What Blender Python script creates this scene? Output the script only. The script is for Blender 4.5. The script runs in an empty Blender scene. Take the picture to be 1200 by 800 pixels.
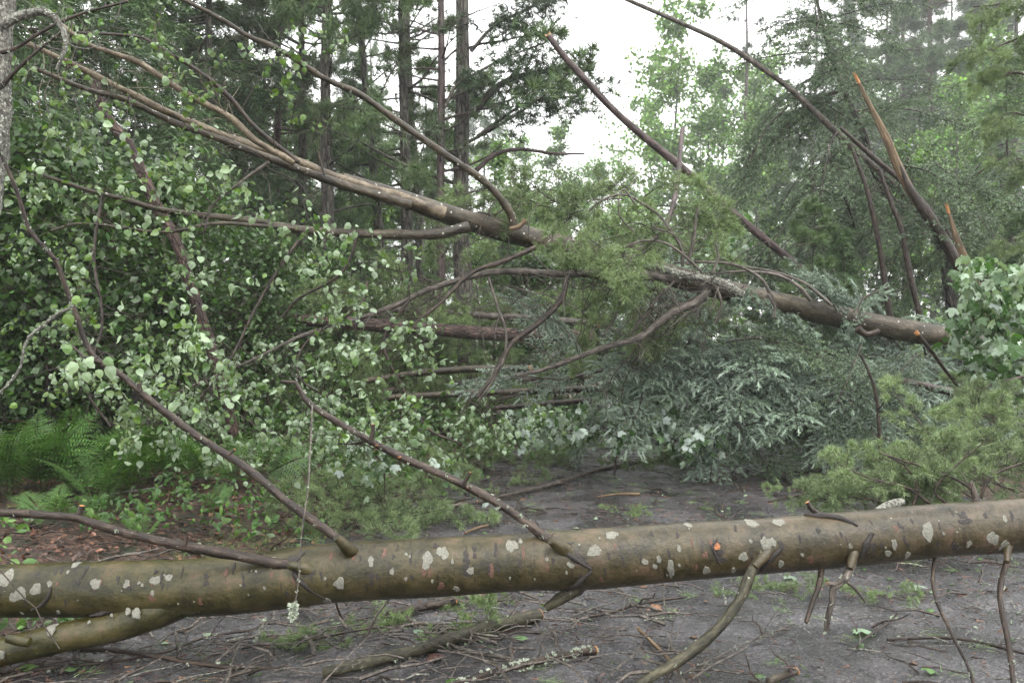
import bpy, math
import numpy as np
from mathutils import Matrix, Vector

# ------------------------------------------------------------------ camera, sky, sun, exposure
S = bpy.context.scene
COL = S.collection
FPX, CAMH = 1100.0, 1.6            # focal length in photo pixels (1200 wide), eye height in metres
cam = bpy.data.cameras.new('camera'); cam.lens = FPX * 36 / 1200; cam.sensor_width = 36
cam.clip_end = 900; cam.clip_start = .05
cam.dof.use_dof = True; cam.dof.focus_distance = 6.2; cam.dof.aperture_fstop = 4.0
co = bpy.data.objects.new('camera', cam); COL.objects.link(co)
co.location = (0, 0, CAMH); co.rotation_euler = (math.radians(90), 0, 0); S.camera = co

SUN_EL, SUN_AZ = math.radians(58), math.radians(150)
w = bpy.data.worlds.new('World'); S.world = w; w.use_nodes = True
wn, wl = w.node_tree.nodes, w.node_tree.links
wn.clear()
sky = wn.new('ShaderNodeTexSky'); sky.sky_type = 'NISHITA'; sky.sun_disc = False
sky.sun_elevation = SUN_EL; sky.sun_rotation = SUN_AZ; sky.dust_density = 6; sky.air_density = 1.2
hs = wn.new('ShaderNodeHueSaturation'); hs.inputs['Saturation'].default_value = .12
mixw = wn.new('ShaderNodeMix'); mixw.data_type = 'RGBA'; mixw.inputs['Factor'].default_value = .8
mixw.inputs[7].default_value = (15.0, 15.1, 15.1, 1)      # the even grey-white of an overcast sky
bg = wn.new('ShaderNodeBackground'); bg.inputs['Strength'].default_value = .1
ow = wn.new('ShaderNodeOutputWorld')
wl.new(sky.outputs[0], hs.inputs['Color']); wl.new(hs.outputs[0], mixw.inputs[6])
wl.new(mixw.outputs[2], bg.inputs['Color']); wl.new(bg.outputs[0], ow.inputs['Surface'])
sl = bpy.data.lights.new('sun', 'SUN'); sl.energy = .9; sl.angle = math.radians(25); sl.color = (1, .97, .92)
so = bpy.data.objects.new('sun', sl); COL.objects.link(so)
sd = Vector((math.sin(SUN_AZ) * math.cos(SUN_EL), math.cos(SUN_AZ) * math.cos(SUN_EL), math.sin(SUN_EL)))
so.rotation_euler = sd.to_track_quat('Z', 'Y').to_euler(); so.location = (0, 0, 40)

S.view_settings.view_transform = 'Standard'; S.view_settings.look = 'None'
S.view_settings.exposure = 1.4; S.view_settings.gamma = 1; S.view_settings.use_curve_mapping = False
S.render.engine = 'CYCLES'
cy = S.cycles
cy.use_denoising = True; cy.denoising_prefilter = 'NONE'; cy.denoising_input_passes = 'RGB_ALBEDO_NORMAL'; cy.max_bounces = 6; cy.diffuse_bounces = 3; cy.glossy_bounces = 2
cy.transmission_bounces = 3; cy.volume_bounces = 1; cy.use_adaptive_sampling = True; cy.adaptive_threshold = .02
cy.caustics_reflective = False; cy.caustics_refractive = False

# ------------------------------------------------------------------ helpers
R = np.random.default_rng(7)
def P(px, py, d):                                  # photo pixel + distance -> world point
    return np.array([(px - 600) / FPX * d, d, CAMH - (py - 400) / FPX * d])
def nrm(v):
    v = np.asarray(v, float)
    return v / np.maximum(np.linalg.norm(v, axis=-1, keepdims=True), 1e-9)
def path(px, d):                                   # pixel polyline; d one or several distances spread over it
    px = np.array(px, float); n = len(px)
    seg = np.r_[0, np.cumsum(np.hypot(*np.diff(px[:, :2], axis=0).T))]; t = seg / seg[-1]
    dd = np.interp(t, np.linspace(0, 1, len(np.atleast_1d(d))), np.atleast_1d(d))
    return np.array([P(px[i, 0], px[i, 1], dd[i]) for i in range(n)])
def spline(pts, step):                             # Catmull-Rom through the points
    pts = np.asarray(pts, float)
    if len(pts) < 3: pts = np.array([pts[0], (pts[0] + pts[-1]) / 2, pts[-1]])
    e = np.vstack([2 * pts[0] - pts[1], pts, 2 * pts[-1] - pts[-2]])
    out, tt = [], []
    for i in range(len(pts) - 1):
        p0, p1, p2, p3 = e[i:i + 4]
        m = max(1, int(np.linalg.norm(p2 - p1) / step))
        u = (np.arange(m) / m)[:, None]
        out.append(.5 * (2 * p1 + (p2 - p0) * u + (2 * p0 - 5 * p1 + 4 * p2 - p3) * u ** 2 + (3 * p1 - p0 - 3 * p2 + p3) * u ** 3))
        tt.append(i + u[:, 0])
    out.append(pts[-1:]); tt.append([len(pts) - 1.])
    return np.vstack(out), np.concatenate(tt)

class MB:
    """collects triangles with a colour and a bark coordinate for each vertex; build() links ONE mesh object"""
    def __init__(s): s.v, s.f, s.c, s.b, s.n = [], [], [], [], 0
    def add(s, v, f, c=(0, 0, 0), b=None):
        v = np.asarray(v, np.float32).reshape(-1, 3); f = np.asarray(f, np.int64).reshape(-1, 3)
        c = np.broadcast_to(np.asarray(c, np.float32), (len(v), 3))
        s.v.append(v); s.f.append(f + s.n); s.c.append(c); s.b.append(v if b is None else np.asarray(b, np.float32)); s.n += len(v)
    def mesh(s, name, mat, smooth=False):
        me = bpy.data.meshes.new(name)
        v, f, c, b = (np.concatenate(x) for x in (s.v, s.f, s.c, s.b))
        me.vertices.add(len(v)); me.vertices.foreach_set('co', v.ravel())
        me.loops.add(3 * len(f)); me.loops.foreach_set('vertex_index', f.ravel().astype(np.int32))
        me.polygons.add(len(f)); me.polygons.foreach_set('loop_start', np.arange(0, 3 * len(f), 3, dtype=np.int32))
        me.update(calc_edges=True)
        a = me.attributes.new('col', 'FLOAT_COLOR', 'POINT'); a.data.foreach_set('color', np.c_[c, np.ones(len(c))].astype(np.float32).ravel())
        a = me.attributes.new('bark', 'FLOAT_VECTOR', 'POINT'); a.data.foreach_set('vector', b.ravel())
        me.polygons.foreach_set('use_smooth', np.full(len(f), smooth)); me.materials.append(M[mat]); me.validate()
        return me
    def build(s, name, mat, parent=None, smooth=False):
        return link(name, s.mesh(name, mat, smooth), parent)
def link(name, me, parent=None, mw=None):
    o = bpy.data.objects.new(name, me); COL.objects.link(o)
    if parent is not None:
        o.parent = parent
        if parent.get('at') is not None: o.location = [-q for q in parent['at']]
    if mw is not None: o.matrix_local = mw
    return o
def tag(o, label=None, cat=None, group=None, kind=None):
    for k, x in (('label', label), ('category', cat), ('group', group), ('kind', kind)):
        if x: o[k] = x
    return o
def thing(name, label, cat, loc=(0, 0, 0), group=None):
    o = bpy.data.objects.new(name, None); COL.objects.link(o); o.empty_display_size = .1
    o.location = [float(q) for q in loc]; o['at'] = [float(q) for q in loc]
    return tag(o, label, cat, group)

def tube(mb, pts, r, sides=8, step=.08, noise=.04, cap0=0., cap1=0., lump=6., taper_end=False, splinter=0.):
    """tapered limb along a spline; r = radius per control point; cap = 1 shows raw wood on that end"""
    pts = np.asarray(pts, float); r = np.broadcast_to(np.asarray(r, float), (len(pts),)) if np.ndim(r) == 0 or len(r) == len(pts) else np.interp(np.linspace(0, 1, len(pts)), np.linspace(0, 1, len(r)), r)
    if len(pts) == 2: pts = np.array([pts[0], pts.mean(0), pts[1]]); r = np.array([r[0], (r[0] + r[-1]) / 2, r[-1]])
    q, t = spline(pts, step); rr = np.interp(t, np.arange(len(pts)), r); n = len(q)
    T = nrm(np.gradient(q, axis=0)); a = np.array([0, 0, 1.]) if abs(T[0, 2]) < .9 else np.array([1., 0, 0])
    X = nrm(np.cross(T[0], a)); XS = [X]
    for i in range(1, n):
        X = nrm(X - T[i] * np.dot(X, T[i])); XS.append(X)
    XS = np.array(XS); YS = np.cross(T, XS); L = np.r_[0, np.cumsum(np.linalg.norm(np.diff(q, axis=0), axis=1))]
    an = np.arange(sides) * 2 * math.pi / sides; ph = R.uniform(0, 6.28, 4)
    k = 1 + noise * (np.sin(L[:, None] * lump + ph[0] + np.cos(an)[None] * 1.7) * .6 + np.sin(L[:, None] * lump * 2.7 + ph[1] + 2 * an[None]) * .4 + R.normal(0, .25, (n, sides)) * (sides > 6))
    rad = rr[:, None] * k
    v = q[:, None] + XS[:, None] * (np.cos(an)[None, :, None] * rad[..., None]) + YS[:, None] * (np.sin(an)[None, :, None] * rad[..., None])
    off = R.uniform(0, 20)
    b = np.stack([np.cos(an)[None] * rr[:, None], np.sin(an)[None] * rr[:, None], np.broadcast_to((L + off)[:, None], (n, sides))], -1)
    i, j = np.meshgrid(np.arange(n - 1), np.arange(sides), indexing='ij'); j2 = (j + 1) % sides
    A, B, C, D = i * sides + j, i * sides + j2, (i + 1) * sides + j2, (i + 1) * sides + j
    mb.add(v.reshape(-1, 3), np.stack([A, B, C, A, C, D], -1).reshape(-1, 3), (0, 0, 0), b.reshape(-1, 3))
    for e, cap, sg in ((0, cap0, -1), (n - 1, cap1, 1)):
        if rr[e] < .0015: continue
        ring = v[e] + T[e] * sg * (splinter * R.uniform(0, 1, (sides, 1)) if cap else 0)
        c = q[e] + T[e] * sg * rr[e] * (.15 if cap else .5); vv = np.vstack([ring, c]); j = np.arange(sides); j2 = (j + 1) % sides
        ff = np.stack([j, j2, np.full(sides, sides)] if sg > 0 else [j2, j, np.full(sides, sides)], -1)
        mb.add(vv, ff, (1. if cap else 0., 0, 0), vv)
        if cap and splinter:                       # skirt that closes the torn rim
            vv = np.vstack([v[e], ring]); mb.add(vv, np.vstack([np.stack([j, j2, sides + j2], -1), np.stack([j, sides + j2, sides + j], -1)]), (1., 0, 0), vv)
    return q, rr

def scatter(mb, tv, tf, pos, mats, col):
    """copies of a template (tv, tf) at pos (k,3) with matrices (k,3,3) whose columns are its axes"""
    tv = np.asarray(tv, float); tf = np.asarray(tf); k = len(pos); n = len(tv)
    v = np.einsum('kij,nj->kni', mats, tv) + np.asarray(pos)[:, None]
    f = tf[None] + (np.arange(k) * n)[:, None, None]
    c = np.repeat(np.broadcast_to(col, (k, 3)), n, 0)
    mb.add(v.reshape(-1, 3), f.reshape(-1, 3), c)
def frames(ydir, zhint, size):
    y = nrm(ydir); x = nrm(np.cross(y, zhint)); z = np.cross(x, y)
    return np.stack([x, y, z], -1) * np.asarray(size).reshape(-1, 1, 1)
def rdir(k): return nrm(R.normal(size=(k, 3)))

# leaf templates, stalk at the origin, tip along +Y, length about 1
def fan(o):
    v = np.array([(0, .42, .05)] + [(x, y, z) for x, y, z in o]); n = len(o)
    return v, np.array([(0, i + 1, (i + 1) % n + 1) for i in range(n)])
ASPEN = fan([(0, 0, 0), (.30, .03, -.07), (.46, .30, -.15), (.40, .62, -.17), (.2, .86, -.14), (0, 1.1, -.24), (-.2, .86, -.12), (-.40, .62, -.13), (-.46, .30, -.10), (-.30, .03, -.05)])
MAPLE = fan([(0, 0, 0), (.2, .02, -.03), (.42, .06, -.1), (.34, .2, -.03), (.58, .42, -.14), (.5, .5, -.1), (.55, .66, -.15), (.3, .6, -.04), (.22, .66, -.03), (.24, .8, -.06), (0, 1.08, -.16),
             (-.24, .8, -.06), (-.22, .66, -.03), (-.3, .6, -.04), (-.55, .66, -.15), (-.5, .5, -.1), (-.58, .42, -.14), (-.34, .2, -.03), (-.42, .06, -.1), (-.2, .02, -.03)])
OVAL = (np.array([(0, 0, 0), (.3, .4, -.06), (.22, .8, -.08), (0, 1.1, -.14), (-.22, .8, -.08), (-.3, .4, -.06), (0, .5, .04)]), np.array([(6, 0, 1), (6, 1, 2), (6, 2, 3), (6, 3, 4), (6, 4, 5), (6, 5, 0)]))
NEEDLE = (np.array([(-.5, 0, 0), (.5, 0, 0), (0, 1, 0)]), np.array([(0, 1, 2)]))
def needles(mb, base, d, length, width, col):
    d = nrm(d); k = len(d)
    side = nrm(np.cross(d, rdir(k))); up = np.cross(side, d)
    m = np.stack([side * np.reshape(width, (-1, 1)), d * np.reshape(length, (-1, 1)), up], -1)
    scatter(mb, *NEEDLE, base, m, col)
def tint(base, k, var=.25, hue=.12):
    base = np.asarray(base, float)
    return np.clip(base * (1 + R.normal(0, var, (k, 1))) * (1 + R.normal(0, hue, (k, 3))), .004, 1)

# ------------------------------------------------------------------ materials
M = {}
def newmat(name):
    m = bpy.data.materials.new(name); m.use_nodes = True; M[name] = m
    t = m.node_tree; t.nodes.clear()
    o = t.nodes.new('ShaderNodeOutputMaterial')
    def N(typ, ins=None, **kw):
        n = t.nodes.new('ShaderNode' + typ)
        for k, x in kw.items(): setattr(n, k, x)
        for k, x in (ins or {}).items():
            if isinstance(x, bpy.types.NodeSocket): t.links.new(x, n.inputs[k])
            else: n.inputs[k].default_value = x
        return n
    return m, N, t, o
def attr(N, name): return N('Attribute', attribute_name=name)
def ramp(N, fac, stops):
    n = N('ValToRGB', {'Fac': fac}); e = n.color_ramp.elements
    while len(e) < len(stops): e.new(.5)
    for el, (p, c) in zip(e, stops): el.position = p; el.color = (*c, 1) if len(c) == 3 else c
    return n.outputs['Color']
def mixc(N, f, a, b, mode='MIX'):
    n = N('Mix', {0: f}, data_type='RGBA', blend_type=mode)
    for k, x in ((6, a), (7, b)):
        if isinstance(x, bpy.types.NodeSocket): n.id_data.links.new(x, n.inputs[k])
        else: n.inputs[k].default_value = (*x, 1)
    return n.outputs[2]
def rgb(x): return x
W1, W0 = (1, 1, 1), (0, 0, 0)

def bark(name, stops, stretch=(1, 1, .25), scale=18, rough=.55, bump=.5, spot=None, wood=(.26, .12, .045), crack=0., spots2=None, lent=None, rvar=.1, along=None):
    m, N, t, o = newmat(name)
    bk = attr(N, 'bark').outputs['Vector']
    v = N('VectorMath', {0: bk, 1: stretch}, operation='MULTIPLY').outputs[0]
    n1 = N('TexNoise', {'Vector': v, 'Scale': scale, 'Detail': 6, 'Roughness': .62}).outputs[0]
    n2 = N('TexNoise', {'Vector': bk, 'Scale': 4.5, 'Detail': 3}).outputs[0]
    n0 = N('TexNoise', {'Vector': v, 'Scale': scale * 5.5, 'Detail': 5, 'Roughness': .7}).outputs[0]
    n1 = N('MapRange', {0: N('Math', {0: n1, 1: N('Math', {0: n0, 1: .55}, operation='MULTIPLY').outputs[0]}, operation='ADD').outputs[0], 1: .56, 2: 1.0, 3: .2, 4: .8}).outputs[0]
    c = ramp(N, n1, stops)
    c = mixc(N, .7, c, ramp(N, n2, [(.3, (.55, .55, .55)), (.7, (1.25, 1.25, 1.25))]), 'MULTIPLY')
    h = n1
    if lent:                                       # dark lenticels across the stem
        v2 = N('VectorMath', {0: bk, 1: (9, 9, 60)}, operation='MULTIPLY').outputs[0]
        n3 = N('TexNoise', {'Vector': v2, 'Scale': 1.0, 'Detail': 3, 'Roughness': .6}).outputs[0]
        f = ramp(N, n3, [(.60, W0), (.68, W1)]); c = mixc(N, f, c, lent)
    if crack:
        vv = N('VectorMath', {0: bk, 1: (1, 1, .22)}, operation='MULTIPLY').outputs[0]
        vo = N('TexVoronoi', {'Vector': vv, 'Scale': crack}, feature='DISTANCE_TO_EDGE').outputs[0]
        f = ramp(N, vo, [(.0, W0), (.16, W1)]); c = mixc(N, f, mixc(N, 1., c, (.28, .27, .27), 'MULTIPLY'), c)
        h = N('Math', {0: n1, 1: f}, operation='ADD').outputs[0]
    if spot:                                       # pale crusty lichen
        lc, sc, th = spot
        vo = N('TexVoronoi', {'Vector': N('VectorMath', {0: bk, 1: N('TexNoise', {'Vector': bk, 'Scale': 60.}).outputs[1]}, operation='ADD').outputs[0] if False else bk, 'Scale': sc, 'Randomness': 1.})
        no = N('TexNoise', {'Vector': bk, 'Scale': sc * 2.3, 'Detail': 4}).outputs[0]
        d = N('Math', {0: vo.outputs[0], 1: no}, operation='ADD').outputs[0]
        big = N('TexNoise', {'Vector': bk, 'Scale': 2.1, 'Detail': 2}).outputs[0]
        d = N('Math', {0: d, 1: N('Math', {0: big, 1: .7}, operation='MULTIPLY').outputs[0]}, operation='SUBTRACT').outputs[0]
        f = ramp(N, d, [(th, W1), (th + .05, W0)]); c = mixc(N, f, c, lc)
    if along:
        xx = N('SeparateXYZ', {0: N('NewGeometry').outputs['Position']}).outputs[0]; c = mixc(N, 1., c, ramp(N, N('MapRange', {0: xx, 1: -2.4, 2: 2.4}).outputs[0], along), 'MULTIPLY')
    wd = N('SeparateColor', {0: attr(N, 'col').outputs['Color']}).outputs[0]
    wn_ = N('TexNoise', {'Vector': bk, 'Scale': 70, 'Detail': 3}).outputs[0]
    c = mixc(N, wd, c, mixc(N, wn_, wood, tuple(min(1, q * 1.9) for q in wood)))
    bp = N('Bump', {'Height': h, 'Strength': bump, 'Distance': .02}).outputs[0]
    rg = N('MapRange', {0: n2, 3: rough - rvar, 4: rough + rvar}).outputs[0]
    b = N('BsdfPrincipled', {'Base Color': c, 'Roughness': rg, 'Normal': bp, 'Specular IOR Level': .32})
    t.links.new(b.outputs[0], o.inputs[0])
def leafmat(name, rough=.42, trans=.3, var=.3, spec=.5, gain=1.):
    m, N, t, o = newmat(name)
    c = attr(N, 'col').outputs['Color']
    rnd = N('ObjectInfo').outputs['Random']
    c = mixc(N, 1., c, ramp(N, rnd, [(0, (1 - var,) * 3), (1, (1 + var * .6, 1 + var * .6, 1 + var * .3))]), 'MULTIPLY')
    b = N('BsdfPrincipled', {'Base Color': c, 'Roughness': rough, 'Specular IOR Level': spec})
    tr = N('BsdfTranslucent', {'Color': mixc(N, 1., c, (1.3, 1.4, .6), 'MULTIPLY')})
    s = N('MixShader', {0: trans, 1: b.outputs[0], 2: tr.outputs[0]})
    t.links.new(s.outputs[0], o.inputs[0])
def plain(name, c, rough=.8, scale=40, bump=.3):
    m, N, t, o = newmat(name)
    n = N('TexNoise', {'Vector': attr(N, 'bark').outputs['Vector'], 'Scale': scale, 'Detail': 5}).outputs[0]
    cc = mixc(N, .8, c, ramp(N, n, [(.3, (.5, .5, .5)), (.7, (1.4, 1.4, 1.4))]), 'MULTIPLY')
    b = N('BsdfPrincipled', {'Base Color': cc, 'Roughness': rough, 'Normal': N('Bump', {'Height': n, 'Strength': bump, 'Distance': .005}).outputs[0]})
    t.links.new(b.outputs[0], o.inputs[0])

bark('wet_aspen_bark', [(.15, (.007, .006, .003)), (.38, (.028, .024, .009)), (.60, (.055, .044, .021)), (.85, (.10, .06, .043))], (1, 1, .8), 9, .31, .3, ((.34, .33, .28), 34, .02), lent=(.02, .014, .010), along=[(0, (.9, 1.0, .7)), (.5, (1.0, 1.0, .95)), (1, (1.15, 1.08, 1.25))])
bark('arch_aspen_bark', [(.22, (.010, .008, .005)), (.5, (.038, .030, .018)), (.78, (.10, .082, .056))], (1, 1, .4), 11, .34, .6, ((.36, .36, .31), 14, .17), lent=(.05, .035, .026))
bark('tan_aspen_bark', [(.22, (.035, .026, .016)), (.5, (.11, .085, .055)), (.78, (.24, .20, .14))], (1, 1, .5), 15, .42, .25, lent=(.07, .05, .035))
bark('dark_twig_bark', [(.25, (.006, .004, .003)), (.5, (.024, .015, .010)), (.78, (.085, .060, .043))], (1, 1, .3), 40, .4, .4, ((.42, .43, .36), 60, .03))
bark('grey_twig_bark', [(.28, (.022, .018, .015)), (.5, (.07, .058, .047)), (.75, (.16, .138, .118))], (1, 1, .3), 40, .5, .4, ((.45, .47, .4), 50, .06))
bark('lichen_bark', [(.3, (.05, .043, .036)), (.5, (.17, .165, .14)), (.7, (.34, .35, .30))], (1, 1, .8), 60, .8, .8, ((.5, .52, .44), 50, .3))
bark('red_pine_bark', [(.25, (.02, .013, .011)), (.5, (.068, .042, .034)), (.76, (.155, .10, .08))], (1, 1, .3), 16, .6, .8, crack=26)
bark('grey_pine_bark', [(.3, (.035, .031, .026)), (.5, (.085, .076, .063)), (.7, (.15, .14, .12))], (1, 1, .2), 14, .75, .9, ((.24, .26, .2), 9, -.02), crack=16)
bark('purple_bark', [(.28, (.022, .015, .015)), (.5, (.055, .037, .035)), (.74, (.11, .08, .075))], (1, 1, .3), 22, .45, .4, wood=(.2, .13, .07))
bark('snapped_wood', [(.22, (.025, .017, .012)), (.5, (.12, .078, .042)), (.78, (.29, .21, .125))], (1, 1, .06), 40, .6, .6)
bark('mossy_stick_bark', [(.25, (.010, .010, .006)), (.5, (.034, .031, .017)), (.78, (.09, .08, .05))], (1, 1, .4), 26, .55, .5, ((.4, .42, .33), 40, .10))
plain('lichen_crust', (.15, .147, .12), .85, 120, .4)
plain('lichen_tuft', (.40, .44, .35), .9, 200)
plain('bark_scar', (.016, .012, .010), .7, 150, .9)
plain('red_scar', (.085, .040, .026), .7, 150, .6)
plain('cut_wood', (.28, .11, .04), .6, 90)
leafmat('aspen_leaf', .38, .28); leafmat('maple_leaf', .40, .28); leafmat('fern', .5, .3)
leafmat('spruce_needle', .45, .08, .3); leafmat('pine_needle', .42, .12, .25); leafmat('far_needle', .5, .1, .35); leafmat('far_leaf', .45, .3, .3)
leafmat('litter', .5, .05, 0)

m, N, t, o = newmat('asphalt')
g = N('NewGeometry').outputs['Position']
n1 = N('TexNoise', {'Vector': g, 'Scale': 1.3, 'Detail': 5, 'Roughness': .6}).outputs[0]
n2 = N('TexVoronoi', {'Vector': g, 'Scale': 95}); n3 = N('TexNoise', {'Vector': g, 'Scale': 260, 'Detail': 2}).outputs[0]
agg = ramp(N, N('SeparateColor', {0: n2.outputs['Color']}).outputs[0], [(0, (.35, .33, .33)), (.5, (.75, .73, .75)), (.82, (1.3, 1.25, 1.25)), (1, (2.8, 2.6, 2.5))])
c = mixc(N, 1., ramp(N, n1, [(.3, (.032, .0325, .035)), (.7, (.066, .0665, .071))]), agg, 'MULTIPLY')
dirt = ramp(N, N('TexNoise', {'Vector': g, 'Scale': .9, 'Detail': 7, 'Roughness': .7, 'Distortion': .4}).outputs[0], [(.52, W0), (.66, W1)])
c = mixc(N, N('Math', {0: dirt, 1: .2}, operation='MULTIPLY').outputs[0], c, (.06, .042, .032))
wet = N('TexNoise', {'Vector': g, 'Scale': 1.7, 'Detail': 6, 'Roughness': .6}).outputs[0]; rg = N('MapRange', {0: wet, 1: .40, 2: .60, 3: .10, 4: .55}).outputs[0]; c = mixc(N, 1., c, ramp(N, wet, [(.40, (.6, .6, .62)), (.58, (1.2, 1.18, 1.16))]), 'MULTIPLY')
bp = N('Bump', {'Height': N('Math', {0: n2.outputs[0], 1: n3}, operation='ADD').outputs[0], 'Strength': .75, 'Distance': .006}).outputs[0]
b = N('BsdfPrincipled', {'Base Color': c, 'Roughness': rg, 'Normal': bp, 'Specular IOR Level': .55}); t.links.new(b.outputs[0], o.inputs[0])

m, N, t, o = newmat('forest_floor')
g = N('NewGeometry').outputs['Position']
n1 = N('TexNoise', {'Vector': g, 'Scale': 3, 'Detail': 8, 'Roughness': .7}).outputs[0]
vo = N('TexVoronoi', {'Vector': g, 'Scale': 32}); n3 = N('TexNoise', {'Vector': g, 'Scale': 90, 'Detail': 4}).outputs[0]
c = ramp(N, N('SeparateColor', {0: vo.outputs['Color']}).outputs[0], [(0, (.016, .010, .007)), (.4, (.05, .027, .018)), (.75, (.10, .05, .032)), (1, (.16, .09, .06))])
c = mixc(N, ramp(N, n1, [(.5, W0), (.62, W1)]), c, (.022, .03, .012))
bp = N('Bump', {'Height': N('Math', {0: vo.outputs[0], 1: n3}, operation='ADD').outputs[0], 'Strength': 1., 'Distance': .03}).outputs[0]
b = N('BsdfPrincipled', {'Base Color': c, 'Roughness': .6, 'Normal': bp}); t.links.new(b.outputs[0], o.inputs[0])

# ------------------------------------------------------------------ ground and road
def xl(y): return np.interp(y, [2, 3, 4.5, 8, 11, 16, 22, 30], [-4.0, -3.2, -2.5, -1.6, -.7, .5, 1.6, 3.6]) + .12 * np.sin(y * 2.3) + .06 * np.sin(y * 6.1 + 1)
def xr(y): return xl(y) * .8 + np.interp(y, [2, 8, 12, 30], [7.0, 6.0, 5.4, 5.2]) + .1 * np.sin(y * 1.9)
def gz(x, y):
    x, y = np.asarray(x, float), np.asarray(y, float)
    s = np.clip(np.maximum(xl(y) - x, x - xr(y)) / 2.2, 0, 1); s = s * s * (3 - 2 * s)
    bumps = .05 * np.sin(x * 1.7 + 1) * np.sin(y * 1.3) + .035 * np.sin(x * 4.1 + y * 2.3) + .02 * np.sin(x * 9 - y * 7)
    return s * (.16 + bumps) + np.clip(y - 13, 0, 60) * .018
def grid(xs, ys, fz):
    X, Y = np.meshgrid(xs, ys); Z = fz(X, Y); n = len(xs)
    i, j = np.meshgrid(np.arange(len(ys) - 1), np.arange(n - 1), indexing='ij'); A = i * n + j
    return np.stack([X, Y, Z], -1).reshape(-1, 3), np.stack([A, A + 1, A + n + 1, A, A + n + 1, A + n], -1).reshape(-1, 3)
far = lambda a, b, n: np.linspace(0, 1, n) ** 2.2 * (b - a) + a
xs = np.r_[-far(14, 130, 24)[::-1], np.arange(-13.8, 14, .2), far(14, 130, 24)]
ys = np.r_[-far(2, 60, 12)[::-1], np.arange(-1.8, 24, .2), far(24, 140, 26)]
mb = MB(); mb.add(*grid(xs, ys, lambda x, y: gz(x, y) - .014)); tag(mb.build('forest_floor', 'forest_floor', None, True), kind='structure')
yy = np.r_[np.arange(-6, 26, .15)]; u = np.linspace(0, 1, 40)
X = xl(yy)[:, None] * (1 - u) + xr(yy)[:, None] * u; Y = np.broadcast_to(yy[:, None], X.shape)
Z = gz(X, Y) + .012 * np.sin(X * 1.1) * np.sin(Y * .8) * 0 - .02 * (np.abs(u - .5) > .495)
i, j = np.meshgrid(np.arange(len(yy) - 1), np.arange(39), indexing='ij'); A = i * 40 + j
mb = MB(); mb.add(np.stack([X, Y, Z], -1).reshape(-1, 3), np.stack([A, A + 1, A + 41, A, A + 41, A + 40], -1).reshape(-1, 3)); tag(mb.build('road', 'asphalt', None, True), kind='structure')
def G(px, py):                                     # point where the pixel's ray meets the (near) ground
    d = CAMH * FPX / (py - 400); q = P(px, py, d); q[2] = float(gz(q[0], q[1])); return q

# ------------------------------------------------------------------ foliage building blocks
def twig_curve(p, d, L, n=5, wander=.25, sag=0.):
    d = nrm(d); pts = [np.array(p, float)]
    for i in range(n):
        d = nrm(d + R.normal(0, wander, 3) + np.array([0, 0, -sag])); pts.append(pts[-1] + d * L / n)
    return np.array(pts)
def add_twigs(mb, q, rr, n, L, r=.004, lo=.25, up=.2, sag=0., sub=2, sides=4, out=None, spread=.8):
    """side twigs along a limb q; each may fork again; collects the points leaves can hang from"""
    T = nrm(np.gradient(q, axis=0))
    for _ in range(n):
        i = int(R.uniform(lo, 1) * (len(q) - 1)); l = L * R.uniform(.45, 1.2)
        d = nrm(T[i] * .7 + rdir(1)[0] * spread + np.array([0, 0, up]))
        c = twig_curve(q[i], d, l, 5, .22, sag); r0 = min(r * R.uniform(.7, 1.3), rr[i] * .7)
        tube(mb, c, [r0, r0 * .35], sides, .12, 0)
        if out is not None: out += list(c[2:])
        for _ in range(sub):
            k = R.integers(1, 5); c2 = twig_curve(c[k], c[min(k + 1, 5)] - c[k] + .12 * l * rdir(1)[0] * 2, l * R.uniform(.3, .6), 4, .25, sag)
            tube(mb, c2, [r0 * .55, r0 * .25], 3, .12, 0)
            if out is not None: out += list(c2[1:])
def lichen_on(parent, q, rr, n, size, name='lichen'):
    """small tufts of pale lichen sitting on a twig"""
    mb = MB(); i = R.integers(0, len(q), n); d = rdir(n); k = 7
    base = q[i] + d * rr[i][:, None] * .8
    pos = np.repeat(base, k, 0); dd = nrm(np.repeat(d, k, 0) + .9 * rdir(n * k))
    sz = np.repeat(size * R.uniform(.5, 1.4, n), k)
    m_ = frames(dd, rdir(n * k), sz); m_[:, :, 0] *= .45
    scatter(mb, np.array([(-.3, 0, 0), (.3, 0, 0), (.55, .6, .1), (.15, 1, -.1), (-.2, .7, .15), (-.5, .9, 0)]), np.array([(0, 1, 2), (0, 2, 3), (0, 3, 4), (0, 4, 5)]), pos, m_, (0, 0, 0))
    return tag(mb.build(name, 'lichen_tuft', parent), kind='stuff')
def leaves_at(mb, tpl, pts, k, size, cols, down=.55, spread=.04, keep=None):
    pts = np.asarray(pts); n = len(pts) * k
    pos = np.repeat(pts, k, 0) + R.normal(0, spread, (n, 3))
    tip = nrm(rdir(n) * .8 + np.array([0, 0, -down])); sz = size * R.uniform(.45, 1.3, n)
    zz = nrm(rdir(n) + np.array([0, -.35, .6]))
    m_ = frames(tip, zz, sz); ci = R.choice(len(cols), n, p=np.array([c[1] for c in cols]) / sum(c[1] for c in cols))
    col = np.array([c[0] for c in cols])[ci] * (1 + R.normal(0, .16, (n, 1)))
    col = np.clip(col, .006, 1)
    if mb is not None: scatter(mb, *tpl, pos, m_, col)
    return pos, m_, col, ci

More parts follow.
